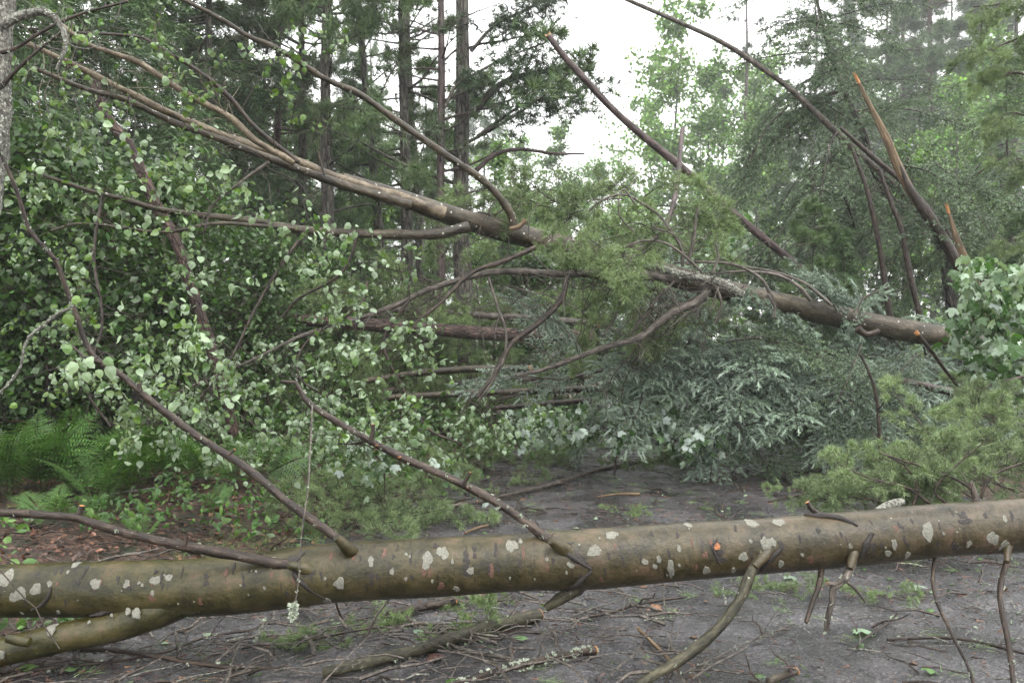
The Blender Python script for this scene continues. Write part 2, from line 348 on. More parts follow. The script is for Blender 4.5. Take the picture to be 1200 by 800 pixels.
# needle boughs: base at the origin, growing along +Y, drooping
SHOOT = (np.array([(0, 0, 0), (.5, .3, 0), (0, .35, .35), (-.5, .3, 0), (0, .35, -.3), (.36, .75, -.02), (0, .8, .22), (-.36, .75, -.02), (0, .75, -.2), (0, 1, -.04)]),
         np.array([(0, 1, 2), (0, 2, 3), (0, 3, 4), (0, 4, 1), (1, 5, 6), (1, 6, 2), (2, 6, 7), (2, 7, 3), (3, 7, 8), (3, 8, 4), (4, 8, 5), (4, 5, 1), (5, 9, 6), (6, 9, 7), (7, 9, 8), (8, 9, 5)]))
def spruce_bough(L=1.3, seed=0, col=(.075, .115, .08), tipcol=(.31, .40, .325), droop=.35, gap=.07, fl=.125, core=.17, fr=34, nw=.0075):
    """flat spruce bough: every shoot is a soft finger with a fringe of needles"""
    mb = MB(); st = MB(); sh = []
    main = np.array([(R.normal(0, .012), L * s, -droop * L * s * s + R.normal(0, .01)) for s in np.linspace(0, 1, 7)])
    q, rr = tube(st, main, [.011, .003], 5, .06, 0)
    def shoots(c, l, w):
        T = nrm(np.gradient(c, axis=0)); n = max(1, int(l / gap))
        for k in range(n):
            u = (k + .6) / n * (len(c) - 1.01); i = int(u); p = c[i] + (c[i + 1] - c[i]) * (u - i); side = nrm(np.cross(T[i], [0, 0, 1]))
            for s2 in (-1, 1):
                if R.uniform() < .1: continue
                sh.append((p, nrm(T[i] * .75 + side * s2 * .8 + np.array([0, 0, R.normal(-.12, .12)])), fl * R.uniform(.6, 1.15) * (1.1 - .45 * k / n), R.uniform(.35, 1) * w))
        sh.append((c[-1], nrm(T[-1] + [0, 0, -.15]), fl * 1.1, w))
    for s in np.arange(.12, .98, .105):
        for sg in (-1, 1):
            p = q[int(s * (len(q) - 1))]; l = L * .46 * (1 - s * .72) * R.uniform(.7, 1.2)
            c = twig_curve(p, np.array([sg * .8, .75, R.normal(0, .12)]), l, 4, .07, .12); tube(st, c, [.004, .0015], 3, .1, 0); shoots(c, l, R.uniform(.45, 1.1))
    shoots(main[3:], L * .55, 1.)
    p, d, l, w = (np.array(x) for x in zip(*sh)); k = len(p); g = np.clip(w, 0, 1)[:, None]
    cc = (np.array(col) * (1 - g) + np.array(tipcol) * g) * (1 + R.normal(0, .12, (k, 1))); m_ = frames(d, np.array([[0, 0, 1.]]) + R.normal(0, .25, (k, 3)), l); m_[:, :, 0] *= core; m_[:, :, 2] *= core * 1.1
    if core: scatter(mb, *SHOOT, p, m_, cc * .7)
    r_ = fr; P2 = np.repeat(p, r_, 0) + np.repeat(d * l[:, None], r_, 0) * R.uniform(.05, .95, (k * r_, 1)); D2 = np.repeat(d, r_, 0); dd = nrm(D2 * .7 + nrm(np.cross(D2, rdir(k * r_))) * [1, 1, .8])
    needles(mb, P2, dd, R.uniform(.024, .042, k * r_), nw, np.repeat(cc, r_, 0) * (1 + R.normal(0, .15, (k * r_, 1))))
    return st, mb
def pine_bough(L=1.0, seed=0, col=(.095, .15, .062), tip=(.25, .32, .15), nl=.09, nt=46, droop=.12, side=11, w=.0046):
    mb = MB(); st = MB(); tufts = []
    main = twig_curve((0, 0, 0), (0, 1, .05), L, 7, .12, droop * .4); q, rr = tube(st, main, [.010, .003], 5, .06, 0); tufts.append((main[-1], nrm(main[-1] - main[-2])))
    for s in np.linspace(.18, .97, side):
        for sg in (-1, 1):
            if R.uniform() < .12: continue
            p = q[int(s * (len(q) - 1))]; l = L * .45 * (1.08 - s) * R.uniform(.6, 1.2) + .05
            c = twig_curve(p, (sg * R.uniform(.5, 1), .7, R.uniform(-.1, .35)), l, 4, .16, droop * .3); tube(st, c, [.004, .002], 3, .1, 0)
            tufts.append((c[-1], nrm(c[-1] - c[-2])))
            for k in (2, 3):
                if R.uniform() < .75:
                    c2 = twig_curve(c[k], (c[k + 1] - c[k]) + R.normal(0, .06, 3), l * .35 + .03, 3, .2, 0); tube(st, c2, [.0025, .0015], 3, .1, 0); tufts.append((c2[-1], nrm(c2[-1] - c2[-2])))
    for p, d in tufts:
        k = nt; dd = nrm(d * R.uniform(.15, 1.3, (k, 1)) + nrm(np.cross(d, rdir(k)))) ; dd[:, 2] -= .12
        b0 = p - d * R.uniform(0, .07, (k, 1)); g = R.uniform(0, 1, (k, 1)) ** 1.5
        needles(mb, b0, dd, nl * R.uniform(.7, 1.2, k), w, (np.array(col) * (1 - g) + np.array(tip) * g) * (1 + R.normal(0, .12, (k, 1))))
    return st, mb
def bough_meshes(fn, n, stem_mat, needle_mat, name, **kw):
    out = []
    for i in range(n):
        st, mb = fn(seed=i, **kw); out.append((st.mesh('stem', stem_mat, True), mb.mesh(name, needle_mat)))
    return out
SPRUCE = bough_meshes(spruce_bough, 4, 'dark_twig_bark', 'spruce_needle', 'needles')
DSPRUCE = bough_meshes(spruce_bough, 3, 'dark_twig_bark', 'spruce_needle', 'needles', col=(.05, .085, .048), tipcol=(.13, .185, .105), droop=.42, gap=.085, core=0, fr=20, nw=.011)
PINE = bough_meshes(pine_bough, 4, 'dark_twig_bark', 'pine_needle', 'needles')
DPINE = bough_meshes(pine_bough, 3, 'dark_twig_bark', 'pine_needle', 'needles', col=(.09, .14, .055), tip=(.22, .30, .12), nl=.11, nt=46, droop=.5, side=12, w=.006)
def bough(parent, kit, p, d, scale, up=(0, 0, 1), roll=.3, lab=None):
    """a bough part (stem mesh) with its needles as sub-part"""
    s, nd = kit[R.integers(len(kit))]; y = nrm(np.array(d, float)); x = nrm(np.cross(y, np.array(up) + R.normal(0, roll, 3))); z = np.cross(x, y)
    at = np.array(parent['at']) if parent.get('at') is not None else np.zeros(3)
    mw = Matrix([[*(c * scale), q] for c, q in zip(np.stack([x, y, z], -1), np.array(p) - at)] + [[0, 0, 0, 1]])
    o = bpy.data.objects.new('bough', s); COL.objects.link(o); o.parent = parent; o.matrix_local = mw
    c = bpy.data.objects.new('needles', nd); COL.objects.link(c); c.parent = o
    return o

R = np.random.default_rng(101)
# ------------------------------------------------------------------ the aspen log across the foreground
LD = 4.6
LX = np.array([-90, 0, 130, 250, 340, 400, 500, 600, 700, 800, 900, 1000, 1100, 1190, 1290.])
LY = np.array([697, 692, 690, 687, 677, 670, 665, 659, 654, 646, 639, 631, 621, 616, 608.])
LR = np.array([30, 30, 32, 33.5, 34.5, 34, 34, 33, 35, 33, 32, 32, 30.5, 31, 31.])
log = thing('fallen_log', 'thick wet olive aspen log with pale lichen lying across the whole foreground', 'log', P(250, 720, LD) * [1, 1, 0])
mb = MB(); tube(mb, [P(x, y, LD) for x, y in zip(LX, LY)], LR * LD / FPX, 48, .025, .009, lump=4.)
mb.build('trunk', 'wet_aspen_bark', log, True)
mb = MB(); FK = [(285, 684), (225, 698), (180, 717), (130, 735), (80, 745), (30, 757), (-20, 768), (-100, 785)]
tube(mb, path(FK, [4.62, 4.5, 4.4]), np.array([23, 22, 20.5, 18, 17, 16.5, 16.5, 16]) * 4.5 / FPX, 28, .03, .02, lump=4.)
tag(mb.build('forked_stem', 'wet_aspen_bark', log, True), 'smaller stem forking off the log towards the lower left')
def surf(px, py, lift=0.):
    cy_, r = np.interp(px, LX, LY), np.interp(px, LX, LR); c = P(px, cy_, LD); e = P(px + 5, np.interp(px + 5, LX, LY), LD)
    a = nrm(e - c); v = nrm(np.array([0, 0, CAMH]) - c); v = nrm(v - a * np.dot(a, v)); u = np.cross(a, v); u = u if u[2] > 0 else -u
    f = np.clip((cy_ - py) / r, -.98, .98); n = u * f + v * math.sqrt(1 - f * f)
    return c + n * (r * LD / FPX + lift), n, a
def fork_surf(px, py, lift=0.):
    f = np.array(FK[::-1], float); cy_ = np.interp(px, f[:, 0], f[:, 1]); r = np.interp(px, f[:, 0], [16, 16.5, 16.5, 17, 18, 20.5, 22, 23])
    d = np.interp(px, [-100, 130, 285], [4.4, 4.5, 4.62]); c = P(px, cy_, d); a = nrm(np.array([1, 0, .18])); v = nrm(np.array([0, 0, CAMH]) - c); v = nrm(v - a * np.dot(a, v)); u = np.cross(a, v); u = u if u[2] > 0 else -u
    g = np.clip((cy_ - py) / r, -.98, .98); n = u * g + v * math.sqrt(1 - g * g); return c + n * (r * d / FPX + lift), n, a
def patch(px, py, sx, sy, mat, name, sf=surf, lift=.002, thick=.0008, nv=18, jag=.16):
    """irregular crust lying on the log's bark"""
    ang = np.arange(nv) * 2 * math.pi / nv; ph_ = R.uniform(0, 6.28, 3); k = np.clip(1 + jag * (.9 * np.sin(2 * ang + ph_[0]) + .6 * np.sin(3 * ang + ph_[1]) + .6 * np.sin(5 * ang + ph_[2])) + R.normal(0, jag * .35, nv), .5, 1.6)
    dx, dy = np.cos(ang) * sx * k, np.sin(ang) * sy * k
    o_ = [sf(px + a, py + b_, -.003)[0] for a, b_ in zip(dx, dy)]; i_ = [sf(px + a * .86, py + b_ * .86, lift + thick)[0] for a, b_ in zip(dx, dy)]
    h_ = [sf(px + a * .45, py + b_ * .45, lift + thick * R.uniform(.6, 1.3))[0] for a, b_ in zip(dx, dy)]
    v = np.array(o_ + i_ + h_ + [sf(px, py, lift + thick)[0]]); j = np.arange(nv); j2 = (j + 1) % nv; f = []
    for a in (0, nv): f += [np.stack([a + j, a + j2, a + nv + j2], -1), np.stack([a + j, a + nv + j2, a + nv + j], -1)]
    f.append(np.stack([2 * nv + j, 2 * nv + j2, np.full(nv, 3 * nv)], -1))
    mb = MB(); mb.add(v, np.vstack(f)); return mb.build(name, mat, log)
for x, y, a, b_ in [(18, 678, 10, 12), (3, 702, 8, 13), (40, 694, 8, 7), (33, 699, 6, 6), (57, 690, 6, 8), (92, 662, 5, 4), (125, 684, 6, 7), (161, 684, 4, 5), (175, 683, 2, 2), (193, 680, 6, 6), (208, 677, 4, 5), (191, 694, 3, 3), (72, 684, 3, 4), (319, 687, 2, 2), (385, 702, 5, 3),
                    (404, 682, 5, 8), (440, 658, 4, 6), (464, 669, 3, 4), (504, 657, 6.5, 11), (522, 648, 7, 8), (533, 658, 2, 3), (601, 640, 7, 8), (611, 635, 3, 3), (553, 668, 4, 5), (535, 688, 3, 3), (695, 646, 9, 7), (717, 628, 7, 6), (751, 658, 4, 4), (767, 655, 3, 4), (780, 665, 4.5, 10), (791, 643, 3, 4), (762, 663, 3, 3), (667, 662, 4, 3),
                    (880, 614, 8, 5), (911, 613, 7, 5), (890, 637, 6, 9), (898, 636, 4, 6), (863, 652, 5, 6), (878, 655, 3, 4), (873, 635, 2, 3), (821, 667, 4, 5), (906, 660, 4, 4), (852, 667, 3, 3), (1075, 624, 7, 11), (1148, 631, 7, 8), (1163, 638, 5, 6), (1121, 637, 3, 4), (1035, 638, 4, 6), (1028, 648, 4, 4), (1051, 650, 3.5, 4), (1164, 609, 3, 4), (807, 616, 5, 3), (1092, 626, 2, 2), (640, 655, 2, 3), (930, 650, 2, 2), (985, 640, 2.5, 3), (480, 650, 2, 2)]:
    patch(x, y, a, b_, 'lichen_crust', 'lichen_patch')
for x, y, a, b_ in [(168, 717, 6, 6), (158, 715, 4, 4), (138, 720, 2, 2), (66, 735, 7, 8), (112, 728, 2, 2), (25, 748, 4, 4), (8, 765, 5, 7)]: patch(x, y, a, b_, 'lichen_crust', 'lichen_patch', fork_surf)
for x, y, a, b_ in [(80, 668, 1.6, 9), (108, 670, 2, 11), (150, 678, 1.6, 8), (252, 678, 3, 14), (296, 680, 2, 13), (440, 677, 3, 13), (548, 660, 4, 20), (558, 647, 2.4, 13), (584, 645, 2.6, 11), (515, 640, 2.6, 9), (417, 641, 4.5, 7), (727, 657, 1.6, 11), (835, 647, 7, 15), (952, 622, 2.6, 9), (1120, 608, 8, 14), (1144, 605, 2.6, 9), (1106, 640, 5, 8), (1193, 622, 5, 13), (860, 620, 1.6, 7), (908, 640, 5, 9), (585, 668, 2, 9), (763, 625, 1.6, 6), (1010, 640, 4, 9), (985, 655, 4, 7), (470, 642, 1.2, 6), (792, 628, 2, 6), (930, 632, 1.4, 6), (1060, 612, 1.4, 7), (350, 655, 8, 9), (368, 668, 7, 12), (660, 640, 8, 7), (675, 656, 10, 6)]:
    for k in range(max(1, int(b_ / 5))): patch(x + R.normal(0, a * .25), y + (k - (int(b_ / 5) - 1) / 2) * 10 * .75, a * R.uniform(.8, 1.2), 4.4, 'bark_scar', 'bark_scar', lift=.001, nv=9, jag=.3)
for x, y, a, b_ in [(275, 670, 2.5, 6), (455, 648, 3, 6), (614, 648, 2, 12), (577, 668, 4, 8), (500, 668, 4, 6), (190, 700, 4, 5), (518, 685, 4, 5), (640, 665, 2, 6), (245, 703, 3, 4), (700, 678, 4, 4), (820, 650, 3, 5), (940, 655, 4, 4), (1040, 620, 3, 4), (1150, 648, 3, 4), (395, 652, 2, 5)]: patch(x, y, a, b_, 'red_scar', 'bark_scar', lift=.0005, nv=9, jag=.35)
for _ in range(70):
    x = R.uniform(20, 1190); patch(x, np.interp(x, LX, LY) + R.uniform(-22, 22), R.uniform(1.2, 2.4), R.uniform(3, 8), 'bark_scar' if R.uniform() < .75 else 'red_scar', 'bark_scar', lift=.0005, nv=8, jag=.3)
for _ in range(40):
    x = R.uniform(5, 1195); patch(x, np.interp(x, LX, LY) + R.uniform(-27, 27), *(R.uniform(.8, 2.2) * np.array([1, 1.2])), 'lichen_crust', 'lichen_patch', nv=8)
patch(834, 641, 4, 4, 'cut_wood', 'knot', lift=.006, thick=.006)
for pts, rp in [([(50, 713), (64, 707), (73, 697), (75, 688)], 2.2), ([(364, 648), (353, 662), (360, 680), (384, 700)], 3), ([(640, 626), (655, 641), (672, 655), (690, 666)], 3), ([(690, 668), (676, 680), (660, 690)], 3.5),
                ([(946, 603), (962, 606), (980, 608), (998, 617)], 3.6), ([(1012, 626), (1003, 638), (997, 652)], 4), ([(906, 643), (893, 655), (884, 667)], 3.5), ([(835, 633), (830, 645), (836, 660)], 2)]:
    mb = MB(); tube(mb, [surf(x, y, .002)[0] for x, y in pts], np.array([.6] + [1] * (len(pts) - 2) + [.5]) * rp * LD / FPX, 7, .02, .25, lump=60); mb.build('bark_ridge', 'bark_scar', log, True)
mb = MB(); tube(mb, [fork_surf(x, y, .003)[0] for x, y in [(205, 693), (180, 697), (150, 702), (122, 710), (108, 716)]], np.array([1, 3, 4, 3, 1.]) * LD / FPX, 7, .02, .25, lump=60); mb.build('bark_ridge', 'bark_scar', log, True)
def limb(parent, px, d, rpx, mat='dark_twig_bark', twigs=0, tl=.3, lichen=0, ls=.012, cap=0., out=None, name='branch', sides=9, sag=0., sub=1, step=.04, up=.2, tr=.0035, lab=None, noise=.14, splinter=0., lo=.25, spur=0):
    """one branch part drawn through photo pixels at its own distances; rpx radius in pixels"""
    q3 = path(px, d); dd = q3[:, 1]; r = np.interp(np.linspace(0, 1, len(px)), np.linspace(0, 1, len(np.atleast_1d(rpx))), np.atleast_1d(rpx)) * dd / FPX
    mb = MB(); q, rr = tube(mb, q3, r, sides, step, noise, lump=14, cap1=cap, splinter=splinter)
    if twigs: add_twigs(mb, q, rr, int(twigs * 1.7), tl, tr, sub=sub, sag=sag, out=out, up=up, lo=lo)
    o = mb.build(name, mat, parent, True)
    if spur:
        sp_ = MB(); ii = R.integers(2, len(q) - 1, spur); 
        for i_ in ii: c_ = twig_curve(q[i_], rdir(1)[0] + [0, 0, .3], R.uniform(.012, .05), 3, .35); tube(sp_, c_, [min(.004, rr[i_] * .6), .002], 4, .02, .1)
        tag(sp_.build('spurs', mat, o if parent is None else parent, True), kind='stuff')
    if lab: tag(o, lab)
    if lichen: lichen_on(o if parent is None else parent, q, rr, lichen, ls)
    return q, rr, o
limb(log, [(372, 668), (350, 665), (300, 655), (220, 640), (150, 625), (104, 611), (90, 606), (50, 603), (0, 600), (-60, 594)], [4.52, 4.4, 4.2], [7.5, 5.2, 4.6], twigs=0, lichen=40, spur=26, lab='knobbly branch running left from the log')
limb(log, [(92, 607), (94, 600), (96, 592)], 4.35, [4, 3.2], cap=1, name='stub'); limb(log, [(216, 638), (219, 628)], 4.4, [2.5, 2], name='stub')
qB, rB, oB = limb(log, [(668, 648), (655, 638), (640, 630), (600, 600), (540, 566), (480, 540), (450, 525), (400, 497), (365, 475), (353, 460), (347, 448), (330, 447)], [4.5, 4.7, 4.75], [6.5, 5.2, 4.4, 3.4, 2], lichen=80, ls=.014, spur=30, lab='branch with orange scars rising from the log to the left')
limb(log, [(366, 476), (364, 520), (361, 570), (353, 630), (350, 680), (344, 716)], [4.7, 4.4, 4.3], [1.1, .9, .7], 'grey_twig_bark', lichen=34, ls=.007, name='twig', lab='thin lichened twig hanging down before the log')
qT = path([(344, 710), (343, 722)], 4.3); lichen_on(log, spline(qT, .004)[0], np.full(len(spline(qT, .004)[0]), .004), 60, .022, 'lichen_tuft')
limb(log, [(434, 518), (437, 506), (437, 497)], 4.68, [3.2, 2.6], cap=1, name='stub'); limb(log, [(543, 567), (549, 557), (551, 553)], 4.6, [2.5, 2], cap=1, name='stub')
for x, y in [(432, 511), (463, 524), (546, 565)]:
    i = np.argmin(np.abs(qB[:, 0] - P(x, y, qB[0, 1])[0])); mb = MB(); c = qB[i] + np.array([0, -rB[i] * .9, 0]); dv = rdir(14) * np.array([1, .35, .7]) * .013; mb.add(np.vstack([dv + c, c + [0, -.007, 0]]), [(k, (k + 1) % 14, 14) for k in range(14)]); mb.build('scar', 'cut_wood', log)
qC, rC, oC = limb(log, [(412, 644), (398, 632), (370, 612), (340, 590), (300, 557), (270, 535), (230, 510), (190, 480), (160, 455), (140, 438), (112, 420), (100, 400), (88, 365), (80, 345), (65, 305), (45, 283), (33, 267), (20, 225), (5, 190), (-20, 140)], [4.5, 4.7, 4.6, 4.4], [5.5, 5, 4.2, 3.2, 2.6, 2.0], lichen=120, ls=.010, spur=50, lab='long dark branch rising from the log to the left edge')
limb(log, [(84, 360), (70, 366), (52, 380), (34, 395), (28, 408), (24, 430), (10, 450), (0, 460), (-15, 470)], 4.5, [2, 1.6, 1.2], 'lichen_bark', lichen=60, ls=.008, name='twig')
limb(log, [(164, 458), (163, 449)], 4.6, [2.6, 2.4], cap=1, name='stub'); limb(log, [(268, 533), (275, 526)], 4.6, [2, 1.6], cap=1, name='stub')
limb(log, [(118, 425), (98, 418), (84, 405)], 4.55, [2, 1.2], name='twig'); limb(log, [(112, 420), (125, 412), (132, 420), (128, 430)], 4.55, [.8, .6], name='twig')
limb(log, [(903, 640), (886, 660), (876, 680), (866, 703), (845, 733), (818, 757), (790, 777), (755, 798), (715, 830)], [4.5, 4.3, 4.1], [5, 6.5, 6.5, 6.5, 6], 'mossy_stick_bark', lichen=16, lab='curved olive branch reaching from the log down to the road')
limb(log, [(964, 655), (962, 672), (958, 690), (950, 712), (945, 729)], [4.58, 4.46, 4.4], [4, 3.2, 2.8], lichen=18, ls=.008)
limb(log, [(1002, 640), (998, 662), (990, 678), (976, 690), (975, 705), (970, 722), (968, 738)], [4.56, 4.43, 4.42, 4.42], [5, 4.6, 3.6, 3.4], 'grey_twig_bark', cap=1, lichen=22)
limb(log, [(990, 678), (978, 684), (969, 683)], 4.42, [3, 2.6], 'grey_twig_bark', cap=1, name='stub'); limb(log, [(993, 682), (1003, 690), (1010, 700), (1014, 705)], 4.4, [1.8, 1.4], 'grey_twig_bark', cap=1, name='twig')
limb(log, [(1097, 632), (1096, 650), (1094, 665), (1093, 680), (1098, 705), (1110, 730), (1120, 752), (1132, 775), (1142, 805), (1146, 840)], [4.62, 4.42, 4.3, 4.2], [2.6, 2.2, 1.8], lichen=24, ls=.008)
limb(log, [(1180, 640), (1181, 655), (1175, 675), (1172, 700), (1178, 735), (1184, 765), (1188, 800), (1192, 850)], [4.6, 4.42, 4.3, 4.15], [4, 3.4, 3.4, 3], lichen=40, ls=.010)
limb(log, [(968, 605), (958, 602), (950, 595), (946, 588)], 4.6, [4.5, 3.4, 2.8], cap=1, name='stub', lichen=8); limb(log, [(690, 672), (675, 690), (655, 702), (640, 712)], [4.55, 4.6], [8, 8, 5], 'mossy_stick_bark', name='stub', lichen=14)
limb(log, [(1030, 600), (1040, 592), (1056, 588)], [4.65, 4.8], [6, 5], 'lichen_bark', name='stub'); limb(log, [(1146, 590), (1142, 578), (1138, 565)], [4.65, 4.7], [5, 2.5], name='stub', twigs=3, tl=.2)
limb(log, [(35, 752), (14, 748), (8, 747)], 4.35, [6, 5.5], 'wet_aspen_bark', cap=1, name='stub')
limb(log, [(0, 668), (30, 702), (42, 712), (50, 730), (70, 760)], [4.42, 4.25], [.9, .8], name='twig')
for px, r in [([(392, 676), (366, 668), (338, 662)], [11, 9, 4.5]), ([(684, 661), (664, 646), (645, 633)], [11, 9, 4.8]), ([(424, 660), (408, 643), (394, 629)], [10, 8, 4.2]), ([(1004, 622), (1001, 644), (996, 666)], [9, 7, 3.6]), ([(918, 624), (900, 645), (884, 664)], [10, 8.5, 4.5]), ([(1182, 624), (1181, 640), (1180, 658)], [8, 5.5, 2.8])]: limb(log, px, [4.62, 4.5, 4.44], r, 'wet_aspen_bark', name='collar', sides=18, step=.01, noise=.06)
# the few big leaves at the tip of the front branch, each its own part
def leaf_meshes(tpl, cols, mat):
    out = []
    for c in cols:
        mb = MB(); mb.add(*tpl, c); out.append(mb.mesh('leaf', mat, False))
    return out
GREEN, PALE, BRIGHT, WHITE = (.085, .155, .05), (.27, .36, .235), (.13, .22, .05), (.38, .44, .40)
LEAF = leaf_meshes(ASPEN, [GREEN, PALE, BRIGHT], 'aspen_leaf'); MLEAF = leaf_meshes(MAPLE, [(.045, .10, .03), (.20, .27, .20), (.36, .43, .40)], 'maple_leaf')
def leaf_part(parent, me, p, m_):
    at = np.array(parent['at']); mw = Matrix([[*r_, q] for r_, q in zip(m_, p - at)] + [[0, 0, 0, 1]])
    o = bpy.data.objects.new('leaf', me); COL.objects.link(o); o.parent = parent; o.matrix_local = mw; return o
for x, y, s, tx, tz, c in [(87, 428, .062, -.3, -.9, 1), (84, 415, .05, -.6, .4, 0), (110, 426, .06, -.7, -.1, 1), (128, 432, .066, .1, -.9, 1), (115, 437, .045, .1, -1, 1), (100, 440, .05, .2, -1, 1), (84, 354, .05, .7, -.1, 2), (79, 372, .06, .2, -1, 2), (95, 430, .045, .5, -.6, 0), (122, 424, .05, .8, -.4, 0), (96, 360, .04, .6, .5, 0)]:
    p = P(x, y - 4, 4.5); m_ = frames(np.array([[tx, R.normal(0, .2), tz]]), np.array([[R.normal(0, .3), -1, .4]]), [s])[0]; leaf_part(log, LEAF[c], p, m_)

R = np.random.default_rng(102)
# ------------------------------------------------------------------ the arched aspen that came down from the right
TR = [(1150, 404), (1105, 395), (1030, 381), (960, 366), (900, 352), (830, 335), (760, 315), (700, 298), (640, 283), (600, 273), (560, 262), (520, 250), (470, 232), (400, 210), (340, 186), (260, 158), (200, 133), (150, 108), (90, 78), (30, 50)]
TD = [11.6, 11.2, 10.2, 9.4, 8.4, 7.6, 7.0]
arch = thing('fallen_aspen', 'long arched aspen trunk with leafy crown, fallen from the right over the spruce', 'tree', P(1150, 404, 11.6) * [1, 1, 0])
t3 = path(TR, TD); mb = MB()
n_low = 13
tube(mb, t3[:n_low + 1], np.array([14, 13.5, 13.2, 13, 12.6, 12.5, 12.5, 12.5, 12.5, 12.5, 12, 11.5, 10, 8]) * t3[:n_low + 1, 1] / FPX, 24, .06, .03, lump=3)
mb.build('trunk', 'arch_aspen_bark', arch, True)
L = []                                             # limb curves that carry leaves
def al(px, d, r, mat='arch_aspen_bark', **k):
    q, rr, o_ = limb(arch, px, d, r, mat, **k); L.append(q); return q
al(TR[11:], [8.75, 7.9, 7.0], [7.5, 5.6, 4.6, 4, 3.2], 'tan_aspen_bark', twigs=14, tl=.7, up=.1, lab='pale tan upper stem of the crown')
al([(480, 240), (400, 216), (320, 187), (260, 164), (200, 142), (150, 118), (100, 104), (40, 80)], [8.5, 7.6, 6.8], [6, 4.6, 3.6, 2.6], twigs=10, tl=.6)
al([(345, 190), (300, 165), (270, 138), (215, 108), (165, 75), (125, 60), (100, 50), (60, 20)], [7.5, 7], [4.2, 3.6, 2.4], 'tan_aspen_bark', twigs=10, tl=.6)
al([(350, 190), (300, 150), (270, 115), (235, 85), (185, 55), (160, 43), (90, 38)], [7.5, 7.1], [3, 2.4, 1.4], 'dark_twig_bark', twigs=8, tl=.5)
al([(602, 268), (597, 248), (570, 215), (520, 180), (470, 145), (420, 110), (380, 92), (330, 60), (290, 42), (268, 28), (225, 5), (180, -15)], [9.2, 8.6, 7.6], [4.8, 4.2, 3.6, 3.0, 2.4], twigs=7, tl=.5, lab='limb curving up and left from the middle of the trunk')
al([(548, 266), (510, 274), (470, 275), (400, 273), (345, 268), (290, 258), (200, 248), (150, 235), (100, 222), (50, 205)], [8.9, 8.0, 7.2], [7, 5.6, 4.8, 3.2, 2], twigs=14, tl=.6, sag=.05)
al([(345, 268), (300, 264), (250, 262), (190, 272), (100, 262), (60, 270)], [8.0, 7.2], [2.6, 2.2, 1.4], twigs=8, tl=.5, sag=.05)
al([(800, 328), (775, 325), (755, 322), (742, 316), (735, 324), (715, 326), (690, 321), (660, 321), (600, 318), (560, 322), (500, 340), (470, 355), (430, 370), (400, 380), (350, 395), (300, 420), (240, 446), (200, 462)], [9.9, 9.0, 8.0], [6.5, 5.6, 4.4, 3.4, 2.2, 1.4], 'grey_twig_bark', twigs=10, tl=.6, sag=.04, lo=.5, lab='sinuous grey limb arching low to the left')
al([(664, 324), (658, 350), (632, 378), (600, 402), (578, 440), (558, 466)], [9.4, 8.9], [3.8, 3.4, 2.2], 'dark_twig_bark', twigs=4, tl=.4)
al([(628, 290), (590, 306), (560, 316), (540, 330), (515, 356), (470, 390)], [9.3, 8.7], [3.4, 2.6, 1.6], 'dark_twig_bark', twigs=6, tl=.5)
al([(572, 325), (585, 365), (593, 390), (590, 420), (575, 450), (560, 470)], 8.6, [1.8, 1.4], 'grey_twig_bark', twigs=3, tl=.3)
al([(830, 340), (815, 355), (790, 365), (770, 380), (750, 395), (700, 410), (640, 432), (605, 440)], [9.9, 9.4], [5.5, 5, 3.6, 2], 'grey_twig_bark', twigs=7, tl=.4, lo=.1)
al([(430, 330), (420, 360), (360, 400), (350, 440), (390, 470)], [8.1, 7.6], [1.6, 1.2], 'dark_twig_bark', twigs=5, tl=.5)
al([(420, 275), (400, 320), (350, 350), (330, 372)], 7.9, [2, 1.2], 'dark_twig_bark', twigs=4, tl=.4); al([(315, 190), (280, 215), (250, 240), (240, 270)], 7.3, [2, 1.2], 'grey_twig_bark', twigs=4, tl=.4)
al([(360, 268), (330, 310), (300, 360), (270, 420), (230, 470), (180, 500)], [7.9, 7.0], [2, 1.6, 1.2], 'dark_twig_bark', twigs=12, tl=.6, sag=.05)
al([(480, 350), (450, 400), (470, 450), (500, 500), (540, 520)], [8.4, 8.2], [2, 1.2], 'dark_twig_bark', twigs=10, tl=.6, sag=.05)
al([(240, 445), (270, 480), (330, 510), (400, 520), (440, 515)], [8.0, 7.6], [1.4, 1], 'dark_twig_bark', twigs=10, tl=.5)
al([(120, 230), (110, 300), (120, 380), (100, 450), (130, 500)], [7.4, 7.0], [2, 1.4], 'dark_twig_bark', twigs=12, tl=.6)
